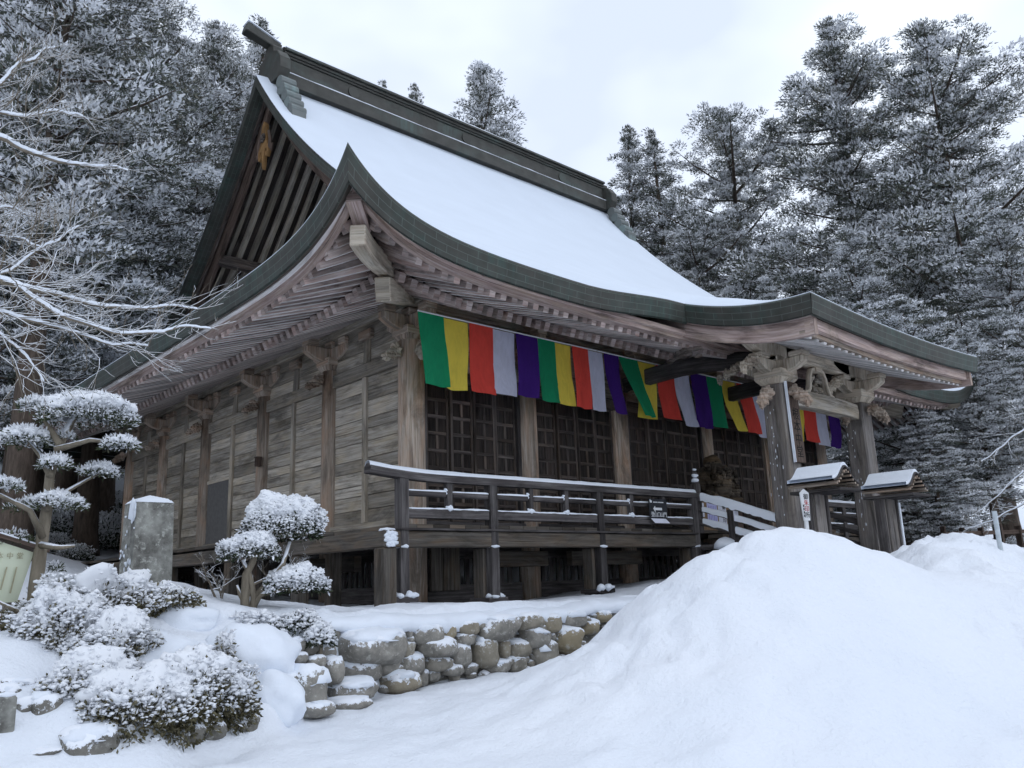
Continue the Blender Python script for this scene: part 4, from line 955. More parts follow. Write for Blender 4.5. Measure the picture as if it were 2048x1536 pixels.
GARD = [[-6.27, -4.85, -1.88, 0.193, 0.129, 0.3], [-6.05, -4.8, -1.88, 0.109, 0.109, 0], [-5.86, -4.83, -1.94, 0.095, 0.08, 0.1], [-5.68, -4.74, -1.89, 0.097, 0.089, 0.0], [-5.52, -4.74, -1.94, 0.12, 0.098, 0], [-5.31, -4.69, -1.93, 0.099, 0.076, 0.2], [-4.86, -4.24, -1.69, 0.091, 0.082, 0.0], [-4.49, -4.02, -1.61, 0.129, 0.069, 0.2], [-6.68, -4.32, -1.53, 0.083, 0.068, 0.2], [-6.6, -4.52, -1.62, 0.074, 0.067, 0.3], [-6.49, -4.54, -1.65, 0.104, 0.111, 0.3], [-6.61, -4.21, -1.48, 0.108, 0.054, 0.2], [-6.58, -4.92, -1.88, 0.105, 0.035, 0.2], [-6.48, -4.92, -1.89, 0.056, 0.042, 0.1], [-4.99, -4.61, -1.94, 0.118, 0.086, 0.2], [-6.73, -4.49, -1.6, 0.059, 0.067, 0.1]]

def stone_set(T, data, yshift, kind_mat):
    for k, (x, y, z, a, b, t) in enumerate(data):
        s_ = k * 1.37; a *= 1.06; b *= 1.06
        st_ = MB().blob((x, y + yshift, z), (a * 1.03, max(a, b) * .95, b * 1.06), 3, .17, 1.2, seed=s_, t=t, box=.74, rot=[[math.cos(.0), 0, 0], [0, 1, 0], [0, 0, 1]]).build('stone', kind_mat, T, smooth=True)
        cap = MB().blob((x, y + yshift + .015, z + b * .38), (a * .93, max(a, b) * .93, b * .72), 3, .26, 2.2, seed=s_ + 5, t=.5, flat=-.10, box=.8); cap.build('snow_cap', M_SNOW, st_, smooth=True)
RW = thing('retaining_wall', (-1.4, -3.5, -2.0), 'dry stone retaining wall of rounded grey and tan snow dusted boulders below the hall', 'stone wall')
stone_set(RW, WALL, .09, M_STONE)
extra = []
for k in range(90): 
    x = rng.uniform(-3.4, 1.0); extra.append((x, -3.44, rng.uniform(-2.0, -1.36), rng.uniform(.05, .09), rng.uniform(.04, .07), rng.random() * .5))
eb_ = MB()
for k, (x, y, z, a, b, t) in enumerate(extra): eb_.blob((x, y, z), (a, .09, b), 2, .2, 1.3, seed=k * 2.1, t=t)
tag(eb_.build('filler_stone', M_STONE, RW, smooth=True), kind='stuff')
MB().grid(np.array([[(x, -3.375 + .015 * math.sin(x * 5), z) for z in (-2.3, -1.3)] for x in np.linspace(-3.7, 1.6, 30)]), t=.0).build('wall_core', M_ROCK, RW)
# lip of snow over the wall
lip = MB(); xs_ = np.linspace(-3.75, 1.75, 130)
yb = np.interp(xs_, [-3.75, -3.2, 1.75], [-3.30, -3.33, -3.33]); hh = -1.255 + .045 * fbm(xs_ * 1.3, 2.2) + .05 * sm((xs_ + 1) / 3); oh = .20 + .05 * fbm(xs_ * 2.2, 7.1)
rows = [np.stack([xs_, yb + .55, hh - .04 + 0 * xs_], -1), np.stack([xs_, yb + .3, hh + .05], -1), np.stack([xs_, yb + .05, hh + .07 + .015 * vnoise(xs_ * 6, 3)], -1), np.stack([xs_, yb - oh * .6, hh + .035 + .02 * vnoise(xs_ * 6, 5)], -1), np.stack([xs_, yb - oh, hh - .045 + .025 * vnoise(xs_ * 5, 8)], -1), np.stack([xs_, yb - oh * .85, hh - .11 + .035 * vnoise(xs_ * 4, 4)], -1), np.stack([xs_, yb - oh * .2, hh - .13 + .02 * vnoise(xs_ * 4, 1)], -1)]
lip.grid(np.stack(rows, 1), t=.5, flip=True).build('snow_lip', M_SNOW, RW, smooth=True)
GE = thing('garden_edging', (-5.7, -4.6, -2.0), 'low edging of snow patched rocks along the foot of the garden bank', 'rock edging')
stone_set(GE, GARD, .03, M_ROCK)

# banks of snow lying on the garden rocks
BKS = [((-5.47, -3.58, -1.52), (.58, .50, .36), 'smooth mound of snow over a hidden rock between the snowy azaleas'), ((-4.58, -3.75, -1.52), (.46, .42, .34), 'lumpy snow bank running down to the boulders of the wall'), ((-4.55, -4.22, -1.84), (.28, .26, .26), 'heap of snow filling the gap beside the big front boulder'), ((-5.70, -4.35, -1.60), (.14, .10, .10), 'small snow pad resting on the lower azalea twigs'), ((-4.95, -2.95, -1.15), (.42, .40, .22), 'low round snow bank between the monument and the yew')]
for k, (c_, r_, lab) in enumerate(BKS):
    o = MB().blob((0, 0, 0), r_, 4, .20, 1.5, seed=k * 4.4, t=.5).build('snow_bank', M_SNOW, smooth=True); o.location = c_
    tag(o, lab, 'snow bank', 'snow banks on the garden slope')

# cream notice board at the left edge
sx, sy = -6.78, -2.90; sz = gz(sx, sy)
SG = thing('notice_board', (sx, sy, sz), 'cream information board with a small snow edged roof and faint brown writing', 'notice board')
rt = norm(V3((.88, .22, 0))); 
def sp(u, z, d=0): q = V3((sx, sy, 0)) + rt * u + V3((rt[1], -rt[0], 0)) * d; return (q[0], q[1], z)
nv = np.cross(rt, (0, 0, 1))
MB().poly([sp(-.44, -.88), sp(.44, -.88), sp(.55, -.44), sp(0, -.27), sp(-.55, -.44)], -nv * .03, t=.5).build('board', M_CREAM, SG)
for s_ in (-1, 1):
    MB().beam(sp(0, -.235, -.02), sp(s_ * .66, -.425, -.02), .16, .035).build('board_roof', M_SIGNW, SG); MB().beam(sp(0, -.21, -.02), sp(s_ * .665, -.402, -.02), .15, .015).build('roof_snow', M_SNOW, SG)
    MB().beam(sp(s_ * .36, sz - .2, -.05), sp(s_ * .40, -.4, -.05), .06, .06, (0, 1, 0)).build('leg', M_PORCH, SG)
brown = plain('faded_brown_ink', (.40, .37, .25))
for k, ch in enumerate('堂中本根'): pass
for k, ch in enumerate('根本中堂'): text(ch, 'lettering', .062, sp(.42 - .088 * (3 - k) , -.475 + 0 * k, .018), rt, (0, 0, 1), brown, SG)
for k in range(9):
    MB().box(0, .001, 0, .001, 0, .001) if False else MB().beam(sp(.40 - .085 * k, -.57, .017), sp(.40 - .085 * k - .035, -.80 + .03 * (k % 3), .017), .003, .012, rt).build('writing_line', brown, SG)

# little stone fence post
px_, py_ = -6.78, -4.70; pz = -1.78
o = MB().box(px_ - .055, px_ + .055, py_ - .055, py_ + .055, gz(px_, py_) - .2, -1.50).build('fence_post', M_MONU, loc=(px_, py_, gz(px_, py_)), bevel=.012)
tag(o, 'short square stone fence post standing in snow at the left edge', 'stone post')
MB().blob((px_, py_, -1.492), (.06, .06, .02), 2, .2).build('snow_cap', M_SNOW, o, smooth=True)
MB().box(px_ - .6, px_ - .05, py_ - .02, py_ + .02, -1.60, -1.55).build('fence_rail', M_MONU, o)

# hanging sign board, two roofed notice posts, white stake
HB = thing('hanging_sign', (5.42, -4.05, 1.0), 'long brown wooden sign board with black vertical characters on the left porch column', 'sign')
MB().beam((5.50, -4.052, 1.0), (5.46, -4.052, 2.46), .34, .05, (0, 1, 0), t=.6).build('board', M_SIGNW, HB, bevel=.006)
for k, ch in enumerate('根本中堂'): text(ch, 'lettering', .235, (5.485 + .004 * k, -4.0795, 1.86 - .225 * k), (1, 0, 0), (0, 0, 1), M_INK, HB)
MB().beam((5.325, -4.055, 1.0), (5.285, -4.055, 2.46), .015, .05, (0, 1, 0)).build('snow_strip', M_SNOW, HB)
def roofed_post(x, y0, lab, h, sc_=1.):
    g = gz(x, y0) - .1; F0 = set(bpy.data.objects)
    T = thing('roofed_post', (x, y0 - 0.00, g), lab, 'notice post', 'roofed wooden notice posts')
    for s_, w in ((-.18, .17), (0.0, .18), (.19, .17)): MB().box(x + s_ - w / 2, x + s_ + w / 2, y0 + 0.12 - .03 * (s_ == 0), y0 + 0.20, g - .3, h - .12).build('board', M_PORCH, T, bevel=.01)
    MB().box(x - .28, x - .20, y0 + 0.09, y0 + 0.23, g - .3, h - .10).build('post', M_RAIL, T, bevel=.01); MB().box(x + .27, x + .34, y0 + 0.09, y0 + 0.23, g - .3, h - .10).build('post', M_RAIL, T, bevel=.01)
    xs = np.linspace(-1, 1, 21); prof = h + .26 * (.5 + .5 * np.cos(xs * math.pi)) * 1.0 - .02 * np.abs(xs)
    prof = h + .24 * np.exp(-(xs / .52) ** 2) - .015
    for nm, dz, th, mat, ya, yb_ in (('roof', 0.02, .03, M_RAIL, y0 - 0.42, y0 + 0.38), ('roof_snow', .052, .05, M_SNOW, y0 - 0.40, y0 + 0.36)):
        rows = [np.stack([x + xs * .41, np.full(21, y), prof + dz + z], -1) for y, z in ((ya, 0), (ya, th), (ya + .03, th * 1.0), (yb_, th), (yb_, 0), (ya, 0))]
        if nm == 'roof': R = MB().grid(np.stack(rows, 1), t=.5).build(nm, mat, T)
        else: 
            k = np.abs(xs) < .99
            MB().grid(np.stack([r_[xs < .35] for r_ in rows], 1), t=.5).build(nm, mat, R)
    for k in range(12): 
        yy = y0 - 0.41 + k * .07
    sl = MB()
    for k in range(11): 
        q = -.8 + k * .16; zq = float(np.interp(q, xs, prof)); sl.beam((x + q * .41, y0 - 0.43, zq - .03), (x + q * .41, y0 + 0.39, zq - .03), .03, .03)
    tag(sl.build('roof_batten', M_COLM, T), None)
    MB().box(x - .30, x + .38, y0 - 0.45, y0 + 0.40, h - .13, h - .08).build('roof_beam', M_RAIL, T, bevel=.008)
    return T
T1 = roofed_post(4.32, -5.02, 'wooden notice post with a curved snowy roof in front of the left porch column', .44)
T2 = roofed_post(6.12, -5.35, 'wooden notice post with a curved snowy roof in front of the right porch column', .40)
MB().box(6.43, 6.48, -5.28, -5.10, -.9, .22).build('snowed_edge', M_SNOW, T2)
wx, wy = 3.75, -5.02
WS = thing('stake_sign', (wx, wy, gz(wx, wy)), 'white pointed stake sign with black and red characters beside the left porch column', 'sign')
rt2 = norm(V3((.9, -.3, 0))); n2 = np.cross(rt2, (0, 0, 1))
def wp_(u, z, d=0): return tuple(V3((wx, wy, z)) + rt2 * u + n2 * d)
MB().poly([wp_(-.06, -.12), wp_(.06, -.12), wp_(.085, .30), wp_(0, .36), wp_(-.085, .30)], -n2 * .02, t=.5).build('board', M_WHITEP, WS)
MB().beam(wp_(0, gz(wx, wy) - .4, -.03), wp_(0, -.1, -.03), .06, .03, n2).build('post', M_WHITEP, WS)
for k, (ch, mt) in enumerate((('御', M_INK), ('朱', M_REDINK), ('印', M_REDINK), ('所', M_INK))): text(ch, 'lettering', .095, wp_(.015, .235 - .092 * k, .003), rt2, (0, 0, 1), mt, WS)
for k in range(4): MB().box(0, 0, 0, 0, 0, 0) if False else MB().beam(wp_(-.045, .12 - .05 * k, .003), wp_(-.045, .085 - .05 * k, .003), .004, .018, rt2).build('small_writing', M_INK, WS)

# black arrow sign on the veranda rail
AS = thing('arrow_sign', (4.03, -1.98, .15), 'black sign with a white left arrow and characters hung on the veranda rail', 'sign')
def ap(u, z, d=0): return (4.03 + u, -1.985 - d, z)
MB().poly([ap(-.255, .50), ap(.25, .50), ap(.25, .155), ap(-.25, .155)], (0, .02, 0), t=.5).build('board', M_BLACK, AS)
MB().poly([ap(-.15, .325, .004), ap(-.095, .375, .004), ap(-.09, .343, .004), ap(.10, .343, .004), ap(.10, .298, .004), ap(-.09, .298, .004), ap(-.095, .262, .004)], (0, .004, 0), t=.5).build('arrow', M_WHITEP, AS)
for k, ch in enumerate('登山口山門'): text(ch, 'lettering', .098, ap(-.17 + .088 * k, .215, .002), (1, 0, 0), (0, 0, 1), M_WHITEP, AS)
for k in range(9): MB().box(4.03 - .14 + k * .032 + .01 * (k > 3), 4.03 - .116 + k * .032 + .01 * (k > 3), -1.9895, -1.987, .432, .450).build('small_writing', M_WHITEP, AS)
MB().poly([ap(-.235, .485, .003), ap(-.215, .485, .003), ap(-.215, .47, .003), ap(-.18, .47, .003), ap(-.18, .43, .003), ap(-.235, .43, .003)], (0, .003, 0), t=.5).build('emblem', M_WHITEP, AS)
PP = MB().poly([ap(-.23, .148, .002), ap(.19, .148, .002), ap(.25, .065, .05), ap(-.18, .062, .05)], (0, .004, 0), t=.5).build('paper_sheet', M_PAPER, AS)

# boards with paper notices behind the stair rail
NB = thing('notice_table', (6.3, -1.55, -.03), 'cardboard and wood notice stand with paper sheets at the head of the stairs', 'notice stand')
MB().box(5.75, 6.9, -1.60, -1.52, -.03, .60).build('stand', M_CARD, NB)
def npaper(x0, x1, z0, z1, mat, nm='paper_sheet'): MB().box(x0, x1, -1.607, -1.602, z0, z1).build(nm, mat, NB)
npaper(6.08, 6.42, .10, .54, M_INDIGO); npaper(6.46, 6.74, .05, .54, M_PAPER); npaper(5.86, 5.98, .25, .53, M_PAPER)
for k, ch in enumerate('御朱印'): text(ch, 'lettering', .12, (6.66, -1.611, .46 - .13 * k), (1, 0, 0), (0, 0, 1), M_INK, NB)
for k in range(5): MB().box(6.13 + k * .055, 6.15 + k * .055, -1.6085, -1.6073, .16, .48).build('small_writing', M_INDIGO if False else plain('violet_ink', (.32, .30, .62)) if k == 0 else bpy.data.materials['violet_ink'], NB)
o = MB().box(5.333, 5.467, -2.71, -2.695, .08, .27).build('paper_notice', M_PAPER, loc=(5.4, -2.7, .17)); tag(o, 'small white paper notice pinned to the stair post', 'paper')

# carved wooden pot-bellied seated figure on the veranda
ST = thing('wooden_statue', (7.25, -1.0, -.03), 'gnarled carved wooden seated figure with a round belly on the veranda', 'statue')
M_STAT = wood('statue_wood', (.03, .025, .021), (.10, .083, .066), (.20, .165, .125), (.20, .13, .065), .6, .9)
b = MB(); b.box(6.75, 7.75, -1.35, -.6, -.03, .45); b.build('pedestal', M_SIGNW, ST, bevel=.02)
b = MB()
b.blob((7.25, -1.0, .95), (.40, .34, .42), 3, .22, 2.2, 1); b.blob((7.22, -1.22, .88), (.26, .22, .24), 3, .12, 2, 2)
b.blob((7.02, -1.22, .60), (.32, .27, .16), 3, .25, 2.4, 3); b.blob((7.50, -1.22, .60), (.32, .27, .16), 3, .25, 2.4, 4)
b.blob((6.86, -1.02, 1.10), (.16, .18, .26), 3, .3, 2.4, 5); b.blob((7.64, -1.02, 1.08), (.15, .18, .28), 3, .3, 2.4, 6)
b.blob((7.66, -1.22, .85), (.13, .14, .22), 3, .3, 2.4, 7); b.blob((7.23, -1.04, 1.46), (.19, .19, .21), 3, .10, 2.0, 8)
for k in range(90): b.blob((7.25 + rng.uniform(-.50, .50), -1.14 + rng.uniform(-.22, .08), rng.uniform(.5, 1.42 - .0)), (rng.uniform(.03, .08), rng.uniform(.03, .07), rng.uniform(.03, .11)), 2, .6, 3, k)
BD = b.build('body', M_STAT, ST)
b = MB(); b.blob((7.22, -1.225, 1.45), (.035, .05, .05), 2, .1); b.blob((7.15, -1.20, 1.50), (.045, .03, .02), 2, .1); b.blob((7.30, -1.20, 1.50), (.045, .03, .02), 2, .1); b.blob((7.22, -1.21, 1.37), (.07, .03, .02), 2, .1); b.blob((7.03, -1.04, 1.46), (.03, .05, .09), 2, .1); b.blob((7.43, -1.04, 1.46), (.03, .05, .09), 2, .1); b.build('face', M_STAT, BD, smooth=True)

# wooden box lantern hook on the third column, steel pole, red cloth, far fence
o = MB().box(-.30, -.19, BX[2] - .21, BX[2] - .10, 1.72, 1.90, t=.3).box(-.31, -.18, BX[2] - .22, BX[2] - .09, 1.90, 1.925, t=.2).build('letter_box', M_SIGNW, loc=(-.25, BX[2] - .15, 1.8), bevel=.006); tag(o, 'small brown wooden box fixed to a column of the side wall', 'box')
px2, py2 = 2.93, -7.91; 
o = MB().tube([(px2, py2, -1.2), (px2, py2, -.24)], .028, 12).build('snow_pole', M_STEEL, loc=(px2, py2, -.8), smooth=False); tag(o, 'grey steel pole sticking out of the snow heap at the right', 'pole')
RB = thing('red_banner', (18.6, 1.6, gz(18.6, 1.6)), 'small red cloth banner on a thin pole far behind the veranda', 'banner')
MB().tube([(18.45, 1.6, gz(18.45, 1.6) - .3), (18.45, 1.6, 2.0)], .03, 8).build('pole', M_RAIL, RB)
U, Vv = np.meshgrid(np.linspace(0, 1, 8), np.linspace(0, 1, 6), indexing='ij'); MB().grid(np.stack([18.45 + U * .62, 1.58 + .05 * np.sin(U * 6 + Vv * 2), 1.86 - Vv * .42 - .05 * np.sin(U * 4)], -1), t=.5).build('cloth', M_RED, RB, smooth=True)
FN = thing('board_fence', (14, -6, gz(14, -6)), 'dark weathered board fence beyond the snow heaps at the right edge', 'fence')
for k in range(16):
    t_ = k / 15; x, y = 12.5 + 5.5 * t_, -3.6 - 4.2 * t_; g = gz(x, y)
    MB().beam((x, y, g - .3), (x, y, g + .72 + rng.uniform(-.05, .03)), .33, .03, (.6, -.8, 0)).build('fence_board', M_SIGNW, FN)
MB().beam((12.4, -3.62, gz(12.5, -3.6) + .55), (18.1, -7.9, gz(18, -7.8) + .55), .06, .09).build('fence_rail', M_SIGNW, FN)
# ------------------------------------------------------------------ foliage
def unit(v): return v / np.maximum(1e-9, np.linalg.norm(v, axis=-1, keepdims=True))
def blades(R, C, D, S, wid, droop=.15, snow_thr=.35, snow_noise=.45, n_tint=None):
    """one quad leaf blade per row: C root, D direction, S length"""
    n = len(C); r = unit(R.normal(size=(n, 3))); sd = unit(np.cross(D, r)); w = (S * wid)[:, None]
    tip = C + D * S[:, None]; tip[:, 2] -= S * droop * R.uniform(0, 1, n); mid = C + D * (S * .55)[:, None]
    v = np.stack([C - sd * w * .25, mid - sd * w * .5, tip, mid + sd * w * .5], 1).reshape(-1, 3)
    q = np.arange(4 * n).reshape(n, 4)
    sn = (D[:, 2] + R.normal(size=n) * snow_noise > snow_thr).astype(int)
    return v, q, sn
def conifer(seed, h, r, kind='cedar', limbs=90, per=9, nb=110, z0=.12, bl=.24, cr=.55, snow=.0):
    R = np.random.RandomState(seed)
    tb = MB(); cl = []; lean = R.normal(size=2) * .0012
    def ax(z): return np.array([lean[0] * z * z / h * 4, lean[1] * z * z / h * 4, z])
    zs = np.linspace(-.6, h * .98, 14); tr = np.interp(zs, [-.6, .5, h], [h * .020 + .12, h * .016 + .05, .02])
    tb.tube([ax(z) for z in zs], tr, 9)
    for i in range(limbs):
        f = (i + R.rand()) / limbs; z = h * (z0 + (1 - z0) * f ** .95)
        if kind == 'cedar': prof = min(1, .62 + 1.7 * f) * (1 - f) ** .72 * 1.12 * (.86 + .18 * math.sin(f * 13 + seed)) + .05
        elif kind == 'round': prof = (min(1, .5 + 1.2 * f) * math.sqrt(max(0, 1 - (max(f - .35, 0) / .66) ** 2.2))) * (.85 + .2 * math.sin(f * 15 + seed)) + .06
        else: prof = (1 - f) ** .9 + .03
        az = i * 2.4 + R.normal() * .5
        lng = r * prof * R.uniform(.62, 1.12) * (1 + .18 * math.sin(az * 2 + seed))
        x0 = ax(z); d = np.array([math.cos(az), math.sin(az), 0]); sd = np.array([-d[1], d[0], 0])
        slope = (.22 - .50 * (1 - f)) if kind != 'spire' else (-.18 + .42 * f)
        def on(t): return x0 + d * lng * t + np.array([0, 0, lng * (slope * t + .22 * t * t)])
        if lng > .8: tb.tube([on(t) for t in (0, .35, .7, 1.)], [.018 * lng + .012, .013 * lng + .01, .008 * lng + .008, .006], 4, cap=False)
        k = int(per * (lng / r) ** 1.15 + 1.5)
        for j in range(k):
            t = .06 + .96 * (j + R.rand()) / k; q = on(t) + sd * R.normal() * lng * (.10 + .20 * t * (1.15 - t)) + R.normal(size=3) * np.array([.12, .12, .10]) * (1 + lng * .15)
            c = (R.uniform(.6, 1.15)) * (1.05 - .40 * f) * (.75 + .4 * t); cl.append((*q, c, d[0], d[1]))
    for j in range(6): cl.append((*(ax(h * (.95 + .012 * j))), .5 - .05 * j, 0, 0))
    cl = np.array(cl); n = len(cl); N_ = n * nb
    C = np.repeat(cl[:, :3], nb, 0); S0 = np.repeat(cl[:, 3], nb); O = np.repeat(np.stack([cl[:, 4], cl[:, 5], np.zeros(n)], 1), nb, 0)
    G = unit(R.normal(size=(N_, 3))); G[:, 2] = np.where(G[:, 2] < -.35, -G[:, 2], G[:, 2])
    rad = R.rand(N_) ** .42; off = G * (rad * S0 * cr)[:, None] * np.array([1.05, 1.05, .70])
    D = unit(G * .9 + O * .55 + R.normal(size=(N_, 3)) * .45 + np.array([0, 0, .12]))
    bias = np.repeat(R.normal(size=n) * .20, nb)
    sn = (G[:, 2] * rad + bias + R.normal(size=N_) * .13 > .52 - snow).astype(int)
    ln = bl * (.6 + .5 * S0) * R.uniform(.6, 1.2, N_) * (1 + .15 * sn); B0 = C + off; sd_ = unit(np.cross(D, R.normal(size=(N_, 3)))) * (ln * (.155 + .09 * sn))[:, None]; tip = B0 + D * ln[:, None]; tip[:, 2] -= ln * .2 * R.rand(N_)
    v = np.stack([B0 - sd_, B0 + sd_, tip], 1).reshape(-1, 3); q = np.arange(3 * N_).reshape(N_, 3)
    ct = np.repeat(R.rand(n), nb) * .5 + R.rand(N_) * .5
    return tb, (v, q, sn, ct)
def make_tree(name, seed, label, **kw):
    tb, (v, q, sn, ct) = conifer(seed, **kw)
    T = thing(name, (0, 0, 0), label, 'tree')
    tb.build('trunk', M_BARK, T, smooth=True)
    me = fast_mesh('crown', v, q, sn, [M_NEEDLE, M_FSNOW], ct, tris=True); o = bpy.data.objects.new('crown', me); COL.objects.link(o); o.parent = T
    return T
PROTO = {}
SPEC = {'big1': dict(h=28, r=6.6, limbs=130, per=24, cr=.78, bl=.19, z0=.20), 'big2': dict(h=28, r=8.4, limbs=130, per=26, cr=.80, bl=.19, z0=.22),
        'round': dict(h=26, r=6.4, kind='round', limbs=95, per=22, cr=.74, bl=.19, z0=.14), 'mid1': dict(h=20, r=4.9, limbs=115, per=17, cr=.62, bl=.15, z0=.06, snow=.08),
        'mid2': dict(h=20, r=5.0, kind='round', limbs=105, per=17, cr=.64, bl=.15, z0=.06, snow=.08), 'spire': dict(h=20, r=4.0, kind='spire', limbs=130, per=11, cr=.48, bl=.14, z0=.05, snow=.02),
        'low': dict(h=11, r=3.9, limbs=95, per=17, nb=120, cr=.46, bl=.12, z0=.03, snow=.14), 'mtall': dict(h=20, r=4.9, limbs=100, per=15, cr=.62, bl=.15, z0=.30, snow=.10), 'tall': dict(h=26, r=4.8, limbs=80, per=13, cr=.75, bl=.19, z0=.34, snow=.1)}
SEEDS = {'big1': 11, 'big2': 23, 'round': 35, 'mid1': 42, 'mid2': 57, 'spire': 64, 'low': 78, 'tall': 91, 'mtall': 105}
GRP = 'snowy cedars round the hall'
def at(u, v, D):
    d = ROT.T @ np.array([(u - 1024) / 1685.3, (v - 768) / 1685.3, 1.]); return CAM + d / math.hypot(d[0], d[1]) * D
def plant(kind, u, vtop, D, rz, label, wid=1.0):
    """a tree whose tip is seen at (u, vtop) when it stands D metres from the viewer"""
    p = at(u, vtop, D); g = gz(p[0], p[1]); hgt = p[2] - g; base = SPEC[kind]['h']; s = hgt / base
    if kind not in PROTO:
        T = make_tree('cedar_tree', SEEDS[kind], label, **SPEC[kind]); PROTO[kind] = T; T.location = (p[0], p[1], g); T.rotation_euler = (0, 0, rz); T.scale = (s * wid, s * wid, s)
    else: T = copy_tree(PROTO[kind], (p[0], p[1], g), rz, (s * wid, s * wid, s))
    tag(T, label, 'tree', GRP); return T
# right of the hall
plant('big1', 1655, 45, 42, .3, 'left one of the two tallest cedars rising above the porch', 1.0)
plant('big2', 1850, 60, 41, 2.2, 'right one of the two tallest cedars, with the widest crown', 1.06)
plant('round', 1450, 240, 46, 1.2, 'cedar with a rounded open top left of the two tallest cedars', .88)
plant('spire', 1245, 262, 47, .5, 'slim pointed conifer just right of the ridge end', 1.1)
plant('spire', 1312, 268, 46, 2.6, 'slim pointed conifer, right neighbour of the one at the ridge end', 1.1)
plant('mid1', 1530, 560, 38, 1.9, 'lower snowy cedar showing above the right slope of the roof')
plant('mid2', 1390, 470, 44, .9, 'dense snowy cedar behind the right end of the roof')
plant('mid1', 1700, 470, 34, 4.0, 'bushy cedar below the left one of the two tallest cedars', 1.25)
plant('mtall', 1990, 430, 33, 1.1, 'rounded cedar cut by the right edge of the view', 1.25)
plant('low', 1800, 600, 29, .2, 'low bushy cedar spreading above the porch eave', 1.35)
plant('mtall', 1930, 660, 27, 3.2, 'cedar with heavily loaded boughs right of the porch eave', 1.2)
plant('low', 1850, 830, 24, 1.4, 'small snow laden cedar beyond the end of the veranda rail', 1.3)
plant('mtall', 2075, 600, 26, 5.0, 'cedar with a bare lower trunk at the far right', 1.1)
plant('low', 1700, 850, 30, 2.0, 'young snowy cedar seen between the porch columns', 1.2)
plant('mid2', 1600, 640, 48, 2.8, 'dim cedar behind the roofline left of the porch', 1.1)
# behind the ridge
plant('mid1', 962, 140, 52, 2.4, 'lone cedar standing above the middle of the ridge', .95)
plant('spire', 822, 176, 60, 1.0, 'tip of a slim conifer above the left part of the ridge', .8)
plant('spire', 768, 168, 66, 2.0, 'faint small conifer tip left of the one above the ridge', .7)
plant('spire', 537, 50, 50, 3.0, 'pointed conifer right behind the ridge horn', 1.35)
# wooded slope at the left
plant('big1', 430, 50, 40, 1.0, 'cedar with a ragged crown left of the gable', .95)
plant('big2', 285, -30, 34, .4, 'tall thick cedar whose top leaves the picture left of the gable', .85)
plant('big1', 170, -160, 31, 2.0, 'tall snow dusted cedar second from the left edge', 1.0)
plant('big2', 40, -230, 30, 4.0, 'tall dark cedar at the left edge', .9)
plant('big2', -120, -150, 33, 1.2, 'huge cedar half out of the picture at the left', 1.0)
plant('mid2', 345, 190, 37, 5.1, 'round snowy cedar close left of the gable verge', 1.2)
plant('mtall', 235, 240, 29, 1.7, 'snow covered cedar in front of the tall ones at the left', 1.35)
plant('mtall', 100, 200, 27, 3.3, 'broad snowy cedar behind the bare branches', 1.3)
plant('mtall', 395, 300, 33, .7, 'snowy cedar touching the verge of the gable', 1.1)
plant('mtall', 300, 400, 31, 2.7, 'lower snowy cedar beside the foot of the gable', 1.1)
plant('mtall', 10, 320, 25, .3, 'snowy cedar behind the bare branches at the left edge', 1.2)
for k, (u, v, D, rz, kd, w, lab) in enumerate([(160, 420, 36, .2, 'mtall', 1.2, 'dark cedar deep in the wood behind the bare branches'), (60, 430, 40, 1.3, 'mtall', 1.3, 'cedar further up the wooded slope at the left'), (350, 60, 50, 2.2, 'big1', 1.1, 'distant tall cedar behind the ragged one'), (220, 60, 46, .9, 'big2', 1.0, 'distant tall cedar in the gap at the left'), (480, 190, 52, 3.3, 'mid2', 1.2, 'rounded cedar peeping behind the gable apex'), (-40, 40, 44, 2.9, 'big1', 1.0, 'distant cedar half hidden at the left edge'), (120, 10, 47, 5.3, 'big1', 1.1, 'distant cedar between the two tallest at the left')]):
    plant(kd, u, v, D, rz, lab, w)
